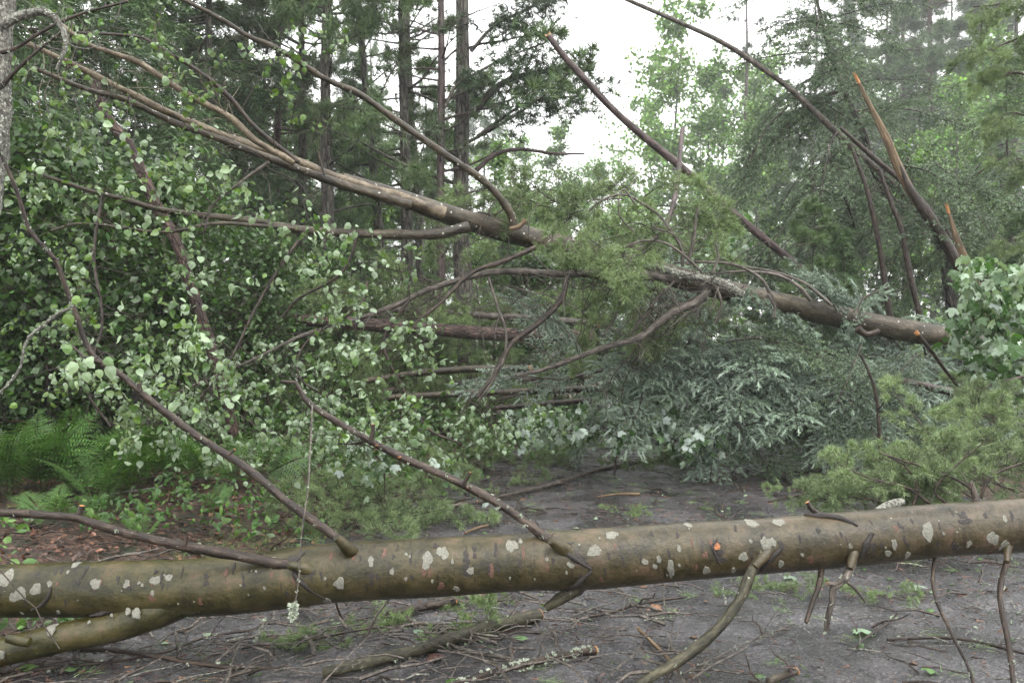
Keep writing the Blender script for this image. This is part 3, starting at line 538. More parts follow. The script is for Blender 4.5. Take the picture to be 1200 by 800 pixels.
# dead curved twigs over the trunk
for px, d, r in [([(905, 348), (890, 325), (860, 310), (820, 307), (790, 308)], 10.1, [2.2, 1.2]), ([(950, 352), (935, 335), (910, 322), (875, 318), (840, 320)], 10.2, [2.4, 1.3]), ([(975, 358), (960, 345), (940, 330), (905, 318), (870, 312), (850, 308)], 10.3, [2.2, 1]), ([(800, 312), (798, 290), (775, 255), (755, 240), (730, 228), (705, 235), (690, 247)], 9.7, [1.8, 1.1]),
                 ([(806, 310), (812, 285), (815, 262), (818, 243)], 9.7, [2.6, 1.2]), ([(822, 318), (800, 298), (780, 285), (755, 282), (728, 290)], 9.6, [1.7, 1]), ([(745, 240), (730, 222), (725, 250), (740, 270)], 9.6, [1.2, .8]), ([(835, 320), (842, 300), (838, 285)], 9.9, [1.6, .9]), ([(790, 330), (770, 350), (755, 370), (740, 390)], 9.8, [2, 1.2]), ([(838, 335), (845, 355), (838, 380)], 9.8, [1.8, 1.2]), ([(900, 345), (908, 360), (906, 372)], 9.9, [1.8, 1.4]), ([(735, 325), (728, 345), (722, 370), (705, 395)], 9.5, [2, 1]), ([(770, 268), (790, 275), (805, 292)], 9.6, [1, .8]), ([(1000, 372), (1012, 350), (1030, 340)], 10.6, [1.5, .8])]:
    limb(arch, px, d, r, 'grey_twig_bark', twigs=4, tl=.25, name='dead_twig', tr=.003)
limb(arch, [(870, 345), (840, 330), (800, 322), (770, 312), (740, 300)], [10.0, 9.7], [5.5, 5, 4, 2.5], 'lichen_bark', lichen=50, ls=.03, name='branch', lab='mossy lichened limb lying along the trunk')
limb(arch, [(598, 268), (608, 266), (616, 258)], 9.1, [3, 2.6], 'snapped_wood', cap=1, name='stub'); limb(arch, [(1005, 385), (1015, 392), (1030, 388)], 10.6, [5, 3], name='stub'); limb(arch, [(380, 205), (376, 190), (374, 178)], 8, [1.6, .8], 'dark_twig_bark', name='stub', twigs=1, tl=.3)
for _ in range(84):
    B_ = P(R.uniform(470, 940), R.uniform(250, 420), 9.6); LPn = np.vstack(L); B_ = LPn[np.argmin(((LPn - B_) ** 2).sum(1))]; c = twig_curve(B_, (R.normal(-.6, .6), R.normal(0, .4), R.normal(-.1, .7)), R.uniform(.5, 1.5), 9, .3, .05); r_ = R.uniform(.004, .008); mb = MB(); q, rr = tube(mb, c, [r_, r_ * .3], 5, .08, .1); add_twigs(mb, q, rr, 9, .32, .003, sub=2, sag=.02, spread=1.1); mb.build('dead_twig', 'grey_twig_bark' if R.uniform() < .6 else 'dark_twig_bark', arch, True)
R = np.random.default_rng(103)
# leafy sprays: a twig runs from the nearest limb to a point inside the crown
LP = np.vstack(L); tw = MB(); leafpts = {0: [], 1: []}
for cx, cy_, rx, ry, d0, d1, n, pale in [(110, 60, 120, 60, 6.2, 7.6, 14, 0), (200, 130, 150, 55, 6.4, 7.8, 14, 0), (150, 205, 150, 45, 6.4, 7.6, 22, 1), (330, 70, 90, 50, 6.8, 8, 8, 0), (270, 290, 160, 50, 6.5, 8, 20, 1), (150, 290, 110, 70, 6.6, 8.2, 12, 0),
                                      (170, 420, 110, 70, 6.2, 8, 40, 1), (330, 410, 130, 55, 6.8, 8.4, 25, 1), (445, 400, 80, 60, 7.2, 8.4, 27, 1), (300, 500, 150, 55, 6.6, 8.2, 48, 1), (455, 505, 110, 45, 7, 8.8, 40, 1), (200, 500, 80, 45, 6.6, 7.6, 24, 1), (50, 330, 60, 130, 6.8, 8.4, 23, 0), (420, 305, 70, 40, 7.8, 8.6, 10, 1), (590, 500, 70, 30, 8.6, 9.6, 20, 1)]:
    for _ in range(n):
        a, k = R.uniform(0, 6.28), math.sqrt(R.uniform()); T_ = P(cx + rx * k * math.cos(a), cy_ + ry * k * math.sin(a), R.uniform(d0, d1))
        if T_[2] < .12: continue
        B_ = LP[np.argmin(((LP - T_) ** 2).sum(1) * R.uniform(.6, 1.6, len(LP)))]
        v = T_ - B_; l = np.linalg.norm(v)
        if l > 1.6: B_ = T_ - nrm(v) * 1.6; v = T_ - B_
        c = np.array([B_ + v * s + np.array([0, 0, .12 * l * math.sin(s * 3.14)]) + R.normal(0, .02, 3) * (s > 0) for s in np.linspace(0, 1, 5)])
        tube(tw, c, [.0035, .0018], 4, .12, 0); c2 = twig_curve(c[3], v + rdir(1)[0] * .6 * l, .28, 3, .3, .1); tube(tw, c2, [.002, .001], 3, .1, 0)
        leafpts[pale] += [c[3], c[4], c[4] + R.normal(0, .04, 3), (c[3] + c[4]) / 2, c2[1], c2[2], c2[3]]
tw.build('twigs', 'dark_twig_bark', arch, True)
mb = MB(); allv = []
for pale, cols in ((0, [(GREEN, 5), (BRIGHT, 4), (PALE, 1.5)]), (1, [(PALE, 6), (GREEN, 3), (BRIGHT, 1.2)])):
    pp = np.array(leafpts[pale]); allv.append(leaves_at(None, ASPEN, pp, 2, (.051 if pale else .046), cols, spread=.03) + (pale,))
pos = np.vstack([a[0] for a in allv]); mats = np.concatenate([a[1] for a in allv]); col = np.vstack([a[2] for a in allv])
size = np.linalg.norm(mats[:, :, 1], axis=1); show = size / pos[:, 1]; sx, sy = pos[:, 0] / pos[:, 1] * FPX + 600, 400 - (pos[:, 2] - CAMH) / pos[:, 1] * FPX
inside = (sx > 5) & (sx < 1195) & (sy > 5) & (sy < 795); order = np.argsort(-(show * inside)); big = order[:300]; rest = order[300:]
lum = col.mean(1)
for i in big: leaf_part(arch, LEAF[1 if lum[i] > .16 else (2 if col[i, 0] / col[i, 2] > 2.2 else 0)], pos[i], mats[i])
scatter(mb, *ASPEN, pos[rest], mats[rest], col[rest]); tag(mb.build('leaves', 'aspen_leaf', arch), kind='stuff')

R = np.random.default_rng(104)
# ------------------------------------------------------------------ other fallen and leaning trunks
def trunk_thing(name, label, cat, px, d, r, mat, sides=14, group=None, twigs=0, tl=.5, cap0=0, cap1=0, noise=.06, step=.1, base=None, tr=.006, splinter=.06, sub=1, needle=0):
    q3 = path(px, d); b0 = q3[np.argmin(q3[:, 2])] if base is None else np.array(base); o_ = thing(name, label, cat, b0, group)
    rr0 = np.interp(np.linspace(0, 1, len(px)), np.linspace(0, 1, len(np.atleast_1d(r))), np.atleast_1d(r)) * q3[:, 1] / FPX
    mb = MB(); q, rr = tube(mb, q3, rr0, sides, step, noise, cap0, cap1, 4, splinter=splinter); mb.build('trunk', mat, o_, True)
    if twigs:
        out = []
        for _ in range(twigs):
            mb = MB(); i = int(R.uniform(.15, .97) * (len(q) - 1)); T_ = nrm(q[min(i + 1, len(q) - 1)] - q[i - 1]); c = twig_curve(q[i], T_ * .3 + rdir(1)[0] + np.array([0, 0, .1]), tl * R.uniform(.4, 1.3), 5, .2, .03)
            r0 = min(tr * R.uniform(.6, 1.4), rr[i] * .6); cq, cr = tube(mb, c, [r0, r0 * .3], 5, .1, .05); add_twigs(mb, cq, cr, sub + 1, tl * .4, .003, sub=0); mb.build('branch', 'dark_twig_bark', o_, True); out.append(cq)
    return o_, q, rr
trunk_thing('leaning_snag', 'bare purple-brown trunk leaning down to the right against the white sky', 'trunk', [(643, 42), (660, 65), (680, 87), (720, 130), (760, 165), (800, 197), (860, 250), (920, 300), (970, 342), (1030, 395), (1060, 440)], [13, 13.5, 14], [3.6, 4.6, 5.0], 'purple_bark', cap0=1, twigs=6, tl=.4)
trunk_thing('leaning_snag', 'thin bare snag entering at the top edge and slanting into the dark spruce', 'trunk', [(700, -16), (735, 0), (800, 28), (850, 52), (900, 85), (930, 108), (985, 160), (1060, 230), (1110, 290), (1150, 380), (1160, 440)], [13.5, 14.5, 15.2], [2.0, 2.9, 3.4, 4, 4.6], 'grey_twig_bark', twigs=7, tl=.4)
o1, qs, rs = trunk_thing('snapped_tree', 'snapped leaning trunk with stripped orange wood beside the dark spruce', 'trunk', [(1007, 98), (1020, 125), (1040, 165), (1050, 190), (1066, 222), (1085, 250), (1108, 285), (1140, 350), (1160, 430)], 13.1, [1.8, 4.6, 5.6, 6, 6.5], 'snapped_wood', cap0=1, twigs=3, tl=.4, splinter=.2)
mb = MB(); tube(mb, path([(1052, 190), (1066, 221), (1085, 249), (1108, 284), (1140, 349), (1160, 430)], 13.07), np.array([2.5, 4.6, 6.4, 6.6, 7, 7.4]) * 13 / FPX, 12, .1, .12); mb.build('bark_sleeve', 'dark_twig_bark', o1, True)
trunk_thing('snapped_tree', 'pale split length of raw wood standing beside the maple leaves', 'trunk', [(1112, 250), (1122, 282), (1136, 315), (1150, 350), (1162, 400), (1168, 450)], 12.4, [1.8, 4.5, 5, 4, 5], 'snapped_wood', cap0=1, splinter=.15)
for lab, px, d in [('dark dead stem leaning under the spruce, first from the arched trunk', [(1000, 178), (1015, 220), (1026, 265), (1034, 310), (1042, 365), (1050, 420)], 13.2), ('dark dead stem crossing behind the arched trunk nearest the split wood', [(1030, 198), (1045, 240), (1056, 268), (1066, 320), (1079, 375), (1090, 430)], 12.9), ('dark slanting pole lying across the snapped trunk', [(985, 150), (1005, 168), (1030, 190), (1060, 215), (1080, 236), (1106, 268), (1135, 320), (1165, 400)], 13.6)]:
    trunk_thing('dead_stem', lab, 'dead tree', px, d, [2.2, 3.4, 4], 'dark_twig_bark', sides=9, twigs=9, tl=.5)
trunk_thing('leaning_pine', 'reddish pine trunk leaning steeply behind the aspen leaves', 'trunk', [(110, 95), (125, 138), (150, 168), (170, 210), (185, 245), (205, 280), (222, 330), (240, 385), (258, 440), (275, 510)], [9.5, 10], [6, 6.6, 7], 'red_pine_bark', twigs=7, tl=.6)
trunk_thing('leaning_pine', 'dark leaning trunk with mossy bark in the left shade', 'trunk', [(95, 215), (110, 280), (128, 330), (145, 390), (160, 460), (172, 520)], 10.5, [7, 9, 9.5], 'grey_pine_bark', twigs=4, tl=.5)
trunk_thing('leaning_pine', 'slim reddish trunk leaning just right of the mossy one', 'trunk', [(112, 210), (130, 280), (148, 325), (162, 380), (178, 460), (190, 520)], 10.8, [5, 5.5, 6], 'red_pine_bark', twigs=4, tl=.5)
lg = 'logs piled behind the leaves'
trunk_thing('pine_log', 'wet reddish pine log lying level behind the aspen leaves', 'log', [(190, 368), (260, 371), (330, 374), (400, 378), (480, 384), (560, 390), (620, 393), (695, 394)], 13.6, [6, 7.2, 7.8, 7.6], 'red_pine_bark', 16, lg, 12, .5, cap1=0)
trunk_thing('pine_log', 'upper pale grey log resting just behind the reddish pine log', 'log', [(460, 362), (520, 366), (570, 370), (640, 374), (700, 380)], 14.6, [4, 4.6], 'grey_twig_bark', 10, lg, 3, .4, cap1=1)
trunk_thing('pine_log', 'long thin brown log lying level above the pale maple leaves', 'log', [(455, 466), (520, 462), (600, 459), (700, 455), (760, 452)], 12.4, [4, 4.4], 'arch_aspen_bark', 10, lg, 3, .3)
trunk_thing('pine_log', 'short brown log just above the long thin log', 'log', [(430, 446), (500, 436), (560, 432), (620, 432)], 12.8, [4, 4.6], 'arch_aspen_bark', 10, lg, 3, .3, cap1=1)
trunk_thing('pine_log', 'dark slim log lying lowest over the pale maple leaves', 'log', [(580, 478), (640, 473), (700, 468)], 12.1, [3, 3.4], 'dark_twig_bark', 9, lg, 2, .3)
trunk_thing('pine_log', 'brown log end among the spruce boughs below the arched trunk', 'log', [(1040, 442), (1080, 451), (1095, 455), (1130, 462)], 10.4, [4, 4.8], 'purple_bark', 10, lg, 2, .3, cap1=0)
trunk_thing('broken_branch', 'bare stick with a pale snapped tip standing out of the spruce', 'branch', [(1076, 392), (1092, 412), (1108, 434), (1125, 456), (1142, 485)], 9.2, [2.6, 2, 1.8], 'dark_twig_bark', 8, None, 4, .3, cap0=1)
trunk_thing('broken_branch', 'upright dark twig standing before the spruce boughs', 'branch', [(1008, 415), (1020, 440), (1028, 470), (1030, 500), (1032, 540)], 9.6, [1.4, 2, 2.4], 'dark_twig_bark', 7, None, 5, .25)
trunk_thing('broken_branch', 'reddish bare branch reaching in from the right edge under the maple', 'branch', [(1150, 455), (1175, 447), (1200, 441), (1240, 437)], 8.2, [1.6, 2.2], 'purple_bark', 7, None, 3, .2)
# lichened trunk at the left edge
ed = thing('lichened_tree', 'lichen-covered trunk cut by the upper left edge with a hooked branch', 'tree', (P(-6, 400, 5.2) * [1, 1, 0]) + [-.35, 0, .1])
mb = MB(); q3 = np.vstack([[P(-6, 400, 5.2)[0] - .33, 5.2, .05], path([(-75, 560), (-48, 380), (-22, 250), (-10, 180), (-4, 90), (2, 0), (6, -70)], 5.2)]); tube(mb, q3, np.array([22, 20, 20, 20, 18, 16, 14, 12]) * 5.2 / FPX, 18, .04, .12, lump=9); mb.build('trunk', 'lichen_bark', ed, True)
for px, r, mt in [([(4, 30), (20, 20), (50, 13), (64, 20), (74, 35), (78, 50), (72, 68), (66, 82)], [6, 4.5, 3, 1.6], 'lichen_bark'), ([(-5, 110), (10, 92), (30, 72), (50, 55), (72, 38)], [3, 2, 1.4], 'dark_twig_bark'), ([(0, 62), (20, 56), (45, 40), (90, 18), (150, 2)], [2.6, 2, 1.4], 'dark_twig_bark')]:
    limb(ed, px, 5.15, r, mt, twigs=4, tl=.25, lichen=20, ls=.012)

R = np.random.default_rng(105)
# ------------------------------------------------------------------ fallen spruce, fallen pines, maples
sp = thing('fallen_spruce', 'blue-green spruce lying across the road below the arched trunk', 'tree', P(870, 480, 12) * [1, 1, 0])
st3 = path([(1190, 425), (1090, 448), (1000, 436), (900, 425), (800, 420), (720, 430), (640, 452), (580, 470)], [11.8, 11.5, 11.3]); mb = MB(); q, rr = tube(mb, st3, np.array([5, 4.6, 4, 3.5, 3, 2.4, 1.8, 1]) * 12 / FPX, 10, .1, .06); mb.build('trunk', 'purple_bark', sp, True)
for _ in range(64):
    s = R.uniform(0, .84) ** .9; i = int(s * (len(q) - 1)); sc = R.uniform(.9, 1.5) * (1 - .35 * s)
    bough(sp, SPRUCE, q[i] + R.normal(0, .1, 3), np.array([R.normal(-.35, .6), R.uniform(-.9, .1), R.normal(.0, .35)]), sc, up=(0, -.45, 1), roll=.2)
for x, y, d, sc in [(720, 425, 11.3, .7), (680, 440, 11.2, .5), (860, 420, 11, 1), (900, 410, 11, 1), (960, 410, 11, 1), (1040, 430, 10.8, 1), (1000, 470, 10.6, .9), (930, 480, 10.8, 1), (880, 460, 10.9, 1), (960, 455, 10.7, .9), (1050, 480, 10.4, .9), (1090, 470, 10.6, .9), (840, 480, 11.0, .9), (800, 430, 11.2, .8), (1010, 420, 10.9, .9), (1075, 430, 10.8, .9), (910, 500, 10.6, .7), (1000, 500, 10.3, .7), (760, 425, 11.2, .8), (820, 450, 11.1, .9)]:
    bough(sp, SPRUCE, P(x, y, d + .3), (R.normal(-.2, .4), -.55, R.normal(-.2, .2)), sc * R.uniform(.8, 1.05), up=(0, -.3, 1))
for x, y, d, sc in [(850, 400, 10.9, .9), (780, 410, 11.1, .8), (930, 398, 10.8, .9), (1010, 402, 10.6, .9), (1080, 412, 10.4, .8), (880, 520, 10.9, .6), (960, 515, 10.7, .6), (840, 510, 11, .6), (1030, 505, 10.5, .6), (900, 540, 10.9, .5), (1060, 520, 10.3, .6)]:
    bough(sp, DSPRUCE, P(x, y, d), (R.normal(-.4, .5), -.5, R.normal(-.2, .25)), sc * R.uniform(.8, 1.05), up=(0, -.3, 1))
R = np.random.default_rng(106)
rp = thing('fallen_pine', 'green long-needled pine boughs heaped at the right behind the log', 'tree', P(1080, 600, 7.5) * [1, 1, 0])
mb = MB(); q, rr = tube(mb, path([(1300, 480), (1200, 520), (1120, 545), (1040, 560), (960, 575), (900, 588)], [8.2, 7.6, 7.2]), np.array([4, 3.4, 2.8, 2.2, 1.6, 1]) * 7.6 / FPX, 8, .08, .08); mb.build('trunk', 'dark_twig_bark', rp, True)
for x, y, d, n in [(960, 580, 7.3, 3), (1000, 572, 7.4, 5), (1050, 560, 7.5, 7), (1100, 545, 7.6, 8), (1160, 525, 7.8, 8), (1190, 500, 8.0, 8), (1140, 560, 7.2, 6), (1185, 560, 7.2, 6), (1060, 580, 7.0, 4), (1170, 475, 8.6, 5), (1195, 460, 8.6, 4), (1110, 520, 8.2, 4)]:
    for _ in range(n):
        p = P(x + R.normal(0, 22), y + R.normal(0, 12) + 12, d + R.normal(0, .25)); p[2] = max(p[2], .08)
        bough(rp, PINE, p, (R.normal(-.4 if x > 1020 else -.1, .6), R.normal(-.1, .5), R.uniform(.02, .5)), R.uniform(.45, .8) * (1 if x > 1020 else .7), roll=.5)
for px in [[(1145, 585), (1135, 570), (1100, 552), (1060, 540), (1030, 530)], [(1090, 590), (1060, 570), (1020, 560), (985, 545)], [(1070, 592), (1075, 570), (1060, 545), (1040, 535)], [(1148, 588), (1160, 560), (1190, 545), (1210, 540)], [(1110, 590), (1095, 575), (1110, 555), (1150, 520)]]: limb(rp, px, 6.8, [2, .8], 'dark_twig_bark', twigs=4, tl=.25, tr=.0025)
R = np.random.default_rng(107)
ap = thing('fallen_pine', 'drooping pine boughs draped over the middle of the arched trunk', 'tree', P(720, 420, 10.2) * [1, 1, 0])
mb = MB(); q, rr = tube(mb, path([(800, 150), (790, 235), (765, 280), (700, 290), (640, 275), (600, 260)], [11.5, 10.2, 9.6]), np.array([3, 3, 2.8, 2.4, 1.8, 1]) * 10 / FPX, 8, .08, .08); mb.build('trunk', 'purple_bark', ap, True)
for x, y, d, n, dx, dz in [(660, 250, 9.7, 4, -.5, .15), (720, 245, 10.0, 5, -.3, .2), (690, 280, 9.2, 4, -.4, -.1), (750, 270, 10.0, 5, -.1, .2), (750, 335, 10.9, 3, -.3, -.8), (720, 350, 10.9, 2, -.6, -.7), (790, 365, 10.9, 3, -.4, -.8), (765, 355, 10.7, 2, -.2, -.9), (670, 268, 9.1, 3, .3, -.1), (800, 265, 10.6, 4, .3, .2), (640, 240, 10, 3, -.6, .15), (740, 295, 9.2, 3, -.3, -.25), (560, 240, 9.9, 3, -.8, .2), (780, 235, 11, 4, .3, .2), (700, 390, 11.2, 2, -.7, -.6)]:
    for _ in range(n): bough(ap, DPINE, P(x + R.normal(0, 22), y + R.normal(0, 14), d + R.normal(0, .15)), (dx + R.normal(0, .4), R.normal(.1, .35), dz + R.normal(0, .2)), R.uniform(.5, .85), roll=.5)
bp_ = thing('fallen_pine', 'pine brush heaped behind the piled logs in the middle', 'tree', P(560, 450, 14) * [1, 1, 0])
mb = MB(); tube(mb, path([(380, 470), (520, 450), (700, 440), (800, 430)], 14.8), np.array([4, 4, 3, 2]) * 14 / FPX, 8, .1, .08); mb.build('trunk', 'purple_bark', bp_, True)
for _ in range(85):
    x, y = R.uniform(350, 820), R.uniform(330, 500); bough(bp_, DPINE, P(x, y, R.uniform(14.3, 16.4)), (R.normal(0, .8), R.normal(-.4, .4), R.normal(.1, .4)), R.uniform(.8, 1.4), roll=.6)
lp = thing('pine_brush', 'dark pine boughs lying under the white maple leaves on the far road', 'branch', G(700, 545))
mb = MB(); tube(mb, [G(580, 545) + [0, 0, .05], G(700, 540) + [0, 0, .05], G(820, 538) + [0, 0, .04]], [.012, .004], 7, .08, .1); mb.build('branch', 'dark_twig_bark', lp, True)
for _ in range(30):
    x = R.uniform(520, 840); bough(lp, DPINE, G(x, R.uniform(530, 548)) + [0, 0, R.uniform(.03, .25)], (R.normal(0, .8), R.normal(-.2, .5), R.uniform(0, .3)), R.uniform(.45, .8), roll=.5)
gp = thing('pine_brush', 'bright pine sprays lying along the left road edge behind the log', 'branch', G(470, 600))
mb = MB(); tube(mb, [G(380, 610) + [0, 0, .05], G(430, 596) + [0, 0, .05], G(500, 575) + [0, 0, .04], G(560, 560) + [0, 0, .06]], [.012, .004], 7, .08, .1); mb.build('branch', 'dark_twig_bark', gp, True)
for _ in range(66):
    x, y = R.uniform(330, 650), R.uniform(538, 632)
    if x > 470 and y > 590: x -= 120
    bough(gp, PINE, G(x, y) + [0, 0, .03], (R.normal(0, .8), R.normal(0, .6), R.uniform(.02, .35)), R.uniform(.4, .75), roll=.5)
R = np.random.default_rng(112)
def maple(label, base, regions, size, cols, pcount, stem=.012, mats_='dark_twig_bark', k=4):
    o_ = thing('maple_sapling', label, 'sapling', base); tw = MB(); pts = []
    cs = [P(a, b_, d) for a, b_, rx, ry, d, n in regions]; main = spline([base, base + [0, 0, .5], *cs[:3]], .1)[0]; tube(tw, main[::3], [stem, stem * .4], 7, .1, .08)
    for a, b_, rx, ry, d, n in regions:
        for _ in range(n):
            an, kk = R.uniform(0, 6.28), math.sqrt(R.uniform()); T_ = P(a + rx * kk * math.cos(an), b_ + ry * kk * math.sin(an), d + R.normal(0, .35)); B_ = main[np.argmin(((main - T_) ** 2).sum(1))]
            c = np.array([B_ + (T_ - B_) * s + R.normal(0, .02, 3) for s in np.linspace(0, 1, 4)]); tube(tw, c, [.004, .0015], 3, .15, 0); pts += [T_, (T_ + c[2]) / 2]
    tw.build('stem', mats_, o_, True); pos, mm, col, ci = leaves_at(None, MAPLE, np.array(pts), k, size, cols, down=.9, spread=.06)
    show = np.linalg.norm(mm[:, :, 1], axis=1) / pos[:, 1]; order = np.argsort(-show); mesh_i = [0 if c_.mean() < .12 else (1 if c_.mean() < .3 else 2) for c_ in col]
    for i in order[:pcount]: leaf_part(o_, MLEAF[mesh_i[i]], pos[i], mm[i])
    rest = order[pcount:]
    if len(rest): mb = MB(); scatter(mb, *MAPLE, pos[rest], mm[rest], col[rest]); tag(mb.build('leaves', 'maple_leaf', o_), kind='stuff')
    return o_
MG, MP, MW = (.045, .10, .03), (.20, .27, .20), (.36, .43, .40)
maple('maple with pale upturned leaves at the right edge beside the arched trunk', P(1215, 400, 9) * [1, 1, 0] + [0, 0, .1], [(1165, 330, 45, 30, 8.6, 34), (1160, 390, 55, 40, 8.7, 46), (1180, 430, 35, 30, 8.7, 24), (1195, 360, 30, 60, 8.4, 26)], .088, [(MP, 5), (MG, 5), (MW, .6)], 240)
maple('maple branch with white leaf undersides on the ground before the spruce', P(720, 470, 11.2) * [1, 1, 0], [(700, 500, 90, 22, 11, 30), (780, 515, 60, 18, 10.8, 24), (620, 500, 60, 22, 10.8, 20), (740, 475, 60, 15, 11.3, 14), (820, 520, 25, 20, 10.6, 10)], .095, [(MW, 5), (MG, 3), (MP, 3)], 200, k=3)
maple('small maple seedling with white leaf backs behind the rising branch', P(450, 540, 8.6) * [1, 1, 0], [(440, 540, 30, 22, 8.4, 12), (420, 520, 25, 15, 8.4, 6), (520, 545, 20, 10, 8.6, 4)], .075, [(MW, 4), (MP, 3), (MG, 3)], 60, k=3, stem=.006)
maple('broadleaf sapling with white leaf backs beyond the arched trunk', P(870, 400, 17) * [1, 1, 0] + [0, 0, .1], [(860, 295, 40, 20, 16, 40), (900, 305, 35, 18, 16, 36), (830, 310, 25, 18, 15.6, 20), (880, 265, 30, 15, 17, 16)], .12, [(MW, 4), (MP, 4), ((.07, .14, .05), 4)], 0, k=4)

R = np.random.default_rng(108)
# ------------------------------------------------------------------ standing trees
def spray_tpl(k=22, L=.5, w=.02, wide=.5):
    mb = MB(); s = R.uniform(0, 1, k); p = np.c_[R.normal(0, .01, k), s * L, -.25 * L * s ** 2 + R.normal(0, .012, k)]
    sg = R.choice([-1, 1], k); d = np.c_[sg * R.uniform(.4, 1, k), R.uniform(.5, 1, k), R.normal(-.15, .25, k)]
    needles(mb, p, d, L * wide * (1.1 - s * .7) * R.uniform(.6, 1.1, k), w, (1, 1, 1)); return np.concatenate(mb.v), np.concatenate(mb.f)
def tuft_tpl(k=20, L=.2, w=.012):
    mb = MB(); d = rdir(k); d[:, 1] = np.abs(d[:, 1]) * .9 + .1; needles(mb, np.zeros((k, 3)), d, L * R.uniform(.6, 1.1, k), w, (1, 1, 1)); return np.concatenate(mb.v), np.concatenate(mb.f)
def conifer(h=14, cb=1.5, Rm=2.2, r0=.14, kind='spruce', nl=90, col=(.04, .07, .035), dens=7, dead=.0, lean=0., size=1.):
    """trunk mesh builder + crown mesh builder of a standing conifer, foot at the origin"""
    tr, cr = MB(), MB(); zz = np.linspace(0, h, 9); tp = np.c_[np.cumsum(R.normal(0, .04, 9)) - .0, np.cumsum(R.normal(0, .04, 9)), zz]; tp[0, :2] = 0; tp[0, 2] = -.2
    tube(tr, tp, r0 * (1 - zz / h * .93), 12, .35, .05, lump=2); tpl = [spray_tpl() for _ in range(3)] if kind == 'spruce' else [tuft_tpl() for _ in range(3)]
    P_, D_ = [], []
    for i in range(nl):
        f = R.uniform() ** .8; z = cb + (h - cb) * f; l = Rm * (1 - f) ** .7 * R.uniform(.55, 1.1) + .15; a = R.uniform(0, 6.28); x = np.array([np.interp(z, zz, tp[:, 0]), np.interp(z, zz, tp[:, 1]), z])
        d = np.array([math.cos(a), math.sin(a), (-.15 if kind == 'spruce' else .22) + R.normal(0, .12)]); c = twig_curve(x, d, l, 5, .09, .05 if kind == 'spruce' else -.02)
        tube(tr, c, [min(.035, .012 + l * .008), .004], 4, .5, 0)
        if R.uniform() < dead:
            for _ in range(3): tube(tr, twig_curve(c[R.integers(2, 5)], d + rdir(1)[0] * .8, l * .3, 3, .2), [.006, .002], 3, .4, 0)
            continue
        n = int(dens * (1 + l * 2.2)); u = R.uniform(.22 if kind == 'spruce' else .5, 1, n) * 4.999; ii = u.astype(int); ff = (u - ii)[:, None]
        w_ = l * .28 * (1.05 - u / 5)[:, None]; P_.append(c[ii] * (1 - ff) + c[ii + 1] * ff + R.normal(0, 1, (n, 3)) * w_ * np.array([1, 1, .35])); D_.append(nrm(c[ii + 1] - c[ii] + rdir(n) * (.55 if kind == 'spruce' else .5) * l / 5))
    P_, D_ = np.vstack(P_), np.vstack(D_); k = len(P_); which = R.integers(0, 3, k)
    for j in range(3):
        m_ = which == j; scatter(cr, *tpl[j], P_[m_], frames(D_[m_], np.array([0, 0, 1.]) + R.normal(0, .3, (m_.sum(), 3)), size * R.uniform(.6, 1.15, m_.sum())), tint(col, m_.sum(), .22, .05))
    return tr, cr
def broadleaf(h=8, r0=.08, spread=1.8, n1=16, leaf=.085, col=(.06, .11, .03), cb=.25, per=9, n3=5, pale=.12, stems=1):
    tr, cr = MB(), MB(); pts = []
    for s_ in range(stems):
        off = R.normal(0, .12, 2) if stems > 1 else (0, 0); zz = np.linspace(0, h, 7); tp = np.c_[np.cumsum(R.normal(0, .05 * h / 6, 7)) + off[0], np.cumsum(R.normal(0, .05 * h / 6, 7)) + off[1], zz]; tp[0] = (*off, -.15)
        tube(tr, tp, r0 * (1 - zz / h * .92), 9, .3, .06)
        for i in range(n1):
            f = R.uniform(cb, .98); x = np.array([np.interp(f * h, zz, tp[:, 0]), np.interp(f * h, zz, tp[:, 1]), f * h]); a = R.uniform(0, 6.28); l = spread * (1.15 - f * .75) * R.uniform(.5, 1.1)
            c = twig_curve(x, (math.cos(a), math.sin(a), R.uniform(.1, .9)), l, 5, .18, .02); tube(tr, c, [.02 * l / 1.5 + .004, .004], 4, .4, 0)
            for _ in range(n3):
                c2 = twig_curve(c[R.integers(1, 6)], rdir(1)[0] + [0, 0, .15], l * R.uniform(.25, .55), 4, .25, .03); tube(tr, c2, [.005, .002], 3, .4, 0); pts += [c2[2], c2[3], c2[4]]
    pts = np.array(pts); n = len(pts) * per; pos = np.repeat(pts, per, 0) + R.normal(0, .13, (n, 3)); tip = nrm(rdir(n) + [0, 0, -.3]); cl = tint(col, n, .22, .06); cl[R.uniform(size=n) < pale] *= 2.3
    m_ = frames(tip, nrm(rdir(n) * .8 + [0, 0, 1]), leaf * R.uniform(.6, 1.25, n)); scatter(cr, np.array([(0, 0, 0), (.42, .45, -.1), (0, 1, -.12), (-.42, .45, -.1)]), np.array([(0, 1, 2), (0, 2, 3)]), pos, m_, cl); return tr, cr
def kit(fn, n, tm, cm, **k): return [(a.mesh('trunk', tm, True), b.mesh('crown', cm)) for a, b in (fn(**k) for _ in range(n))]
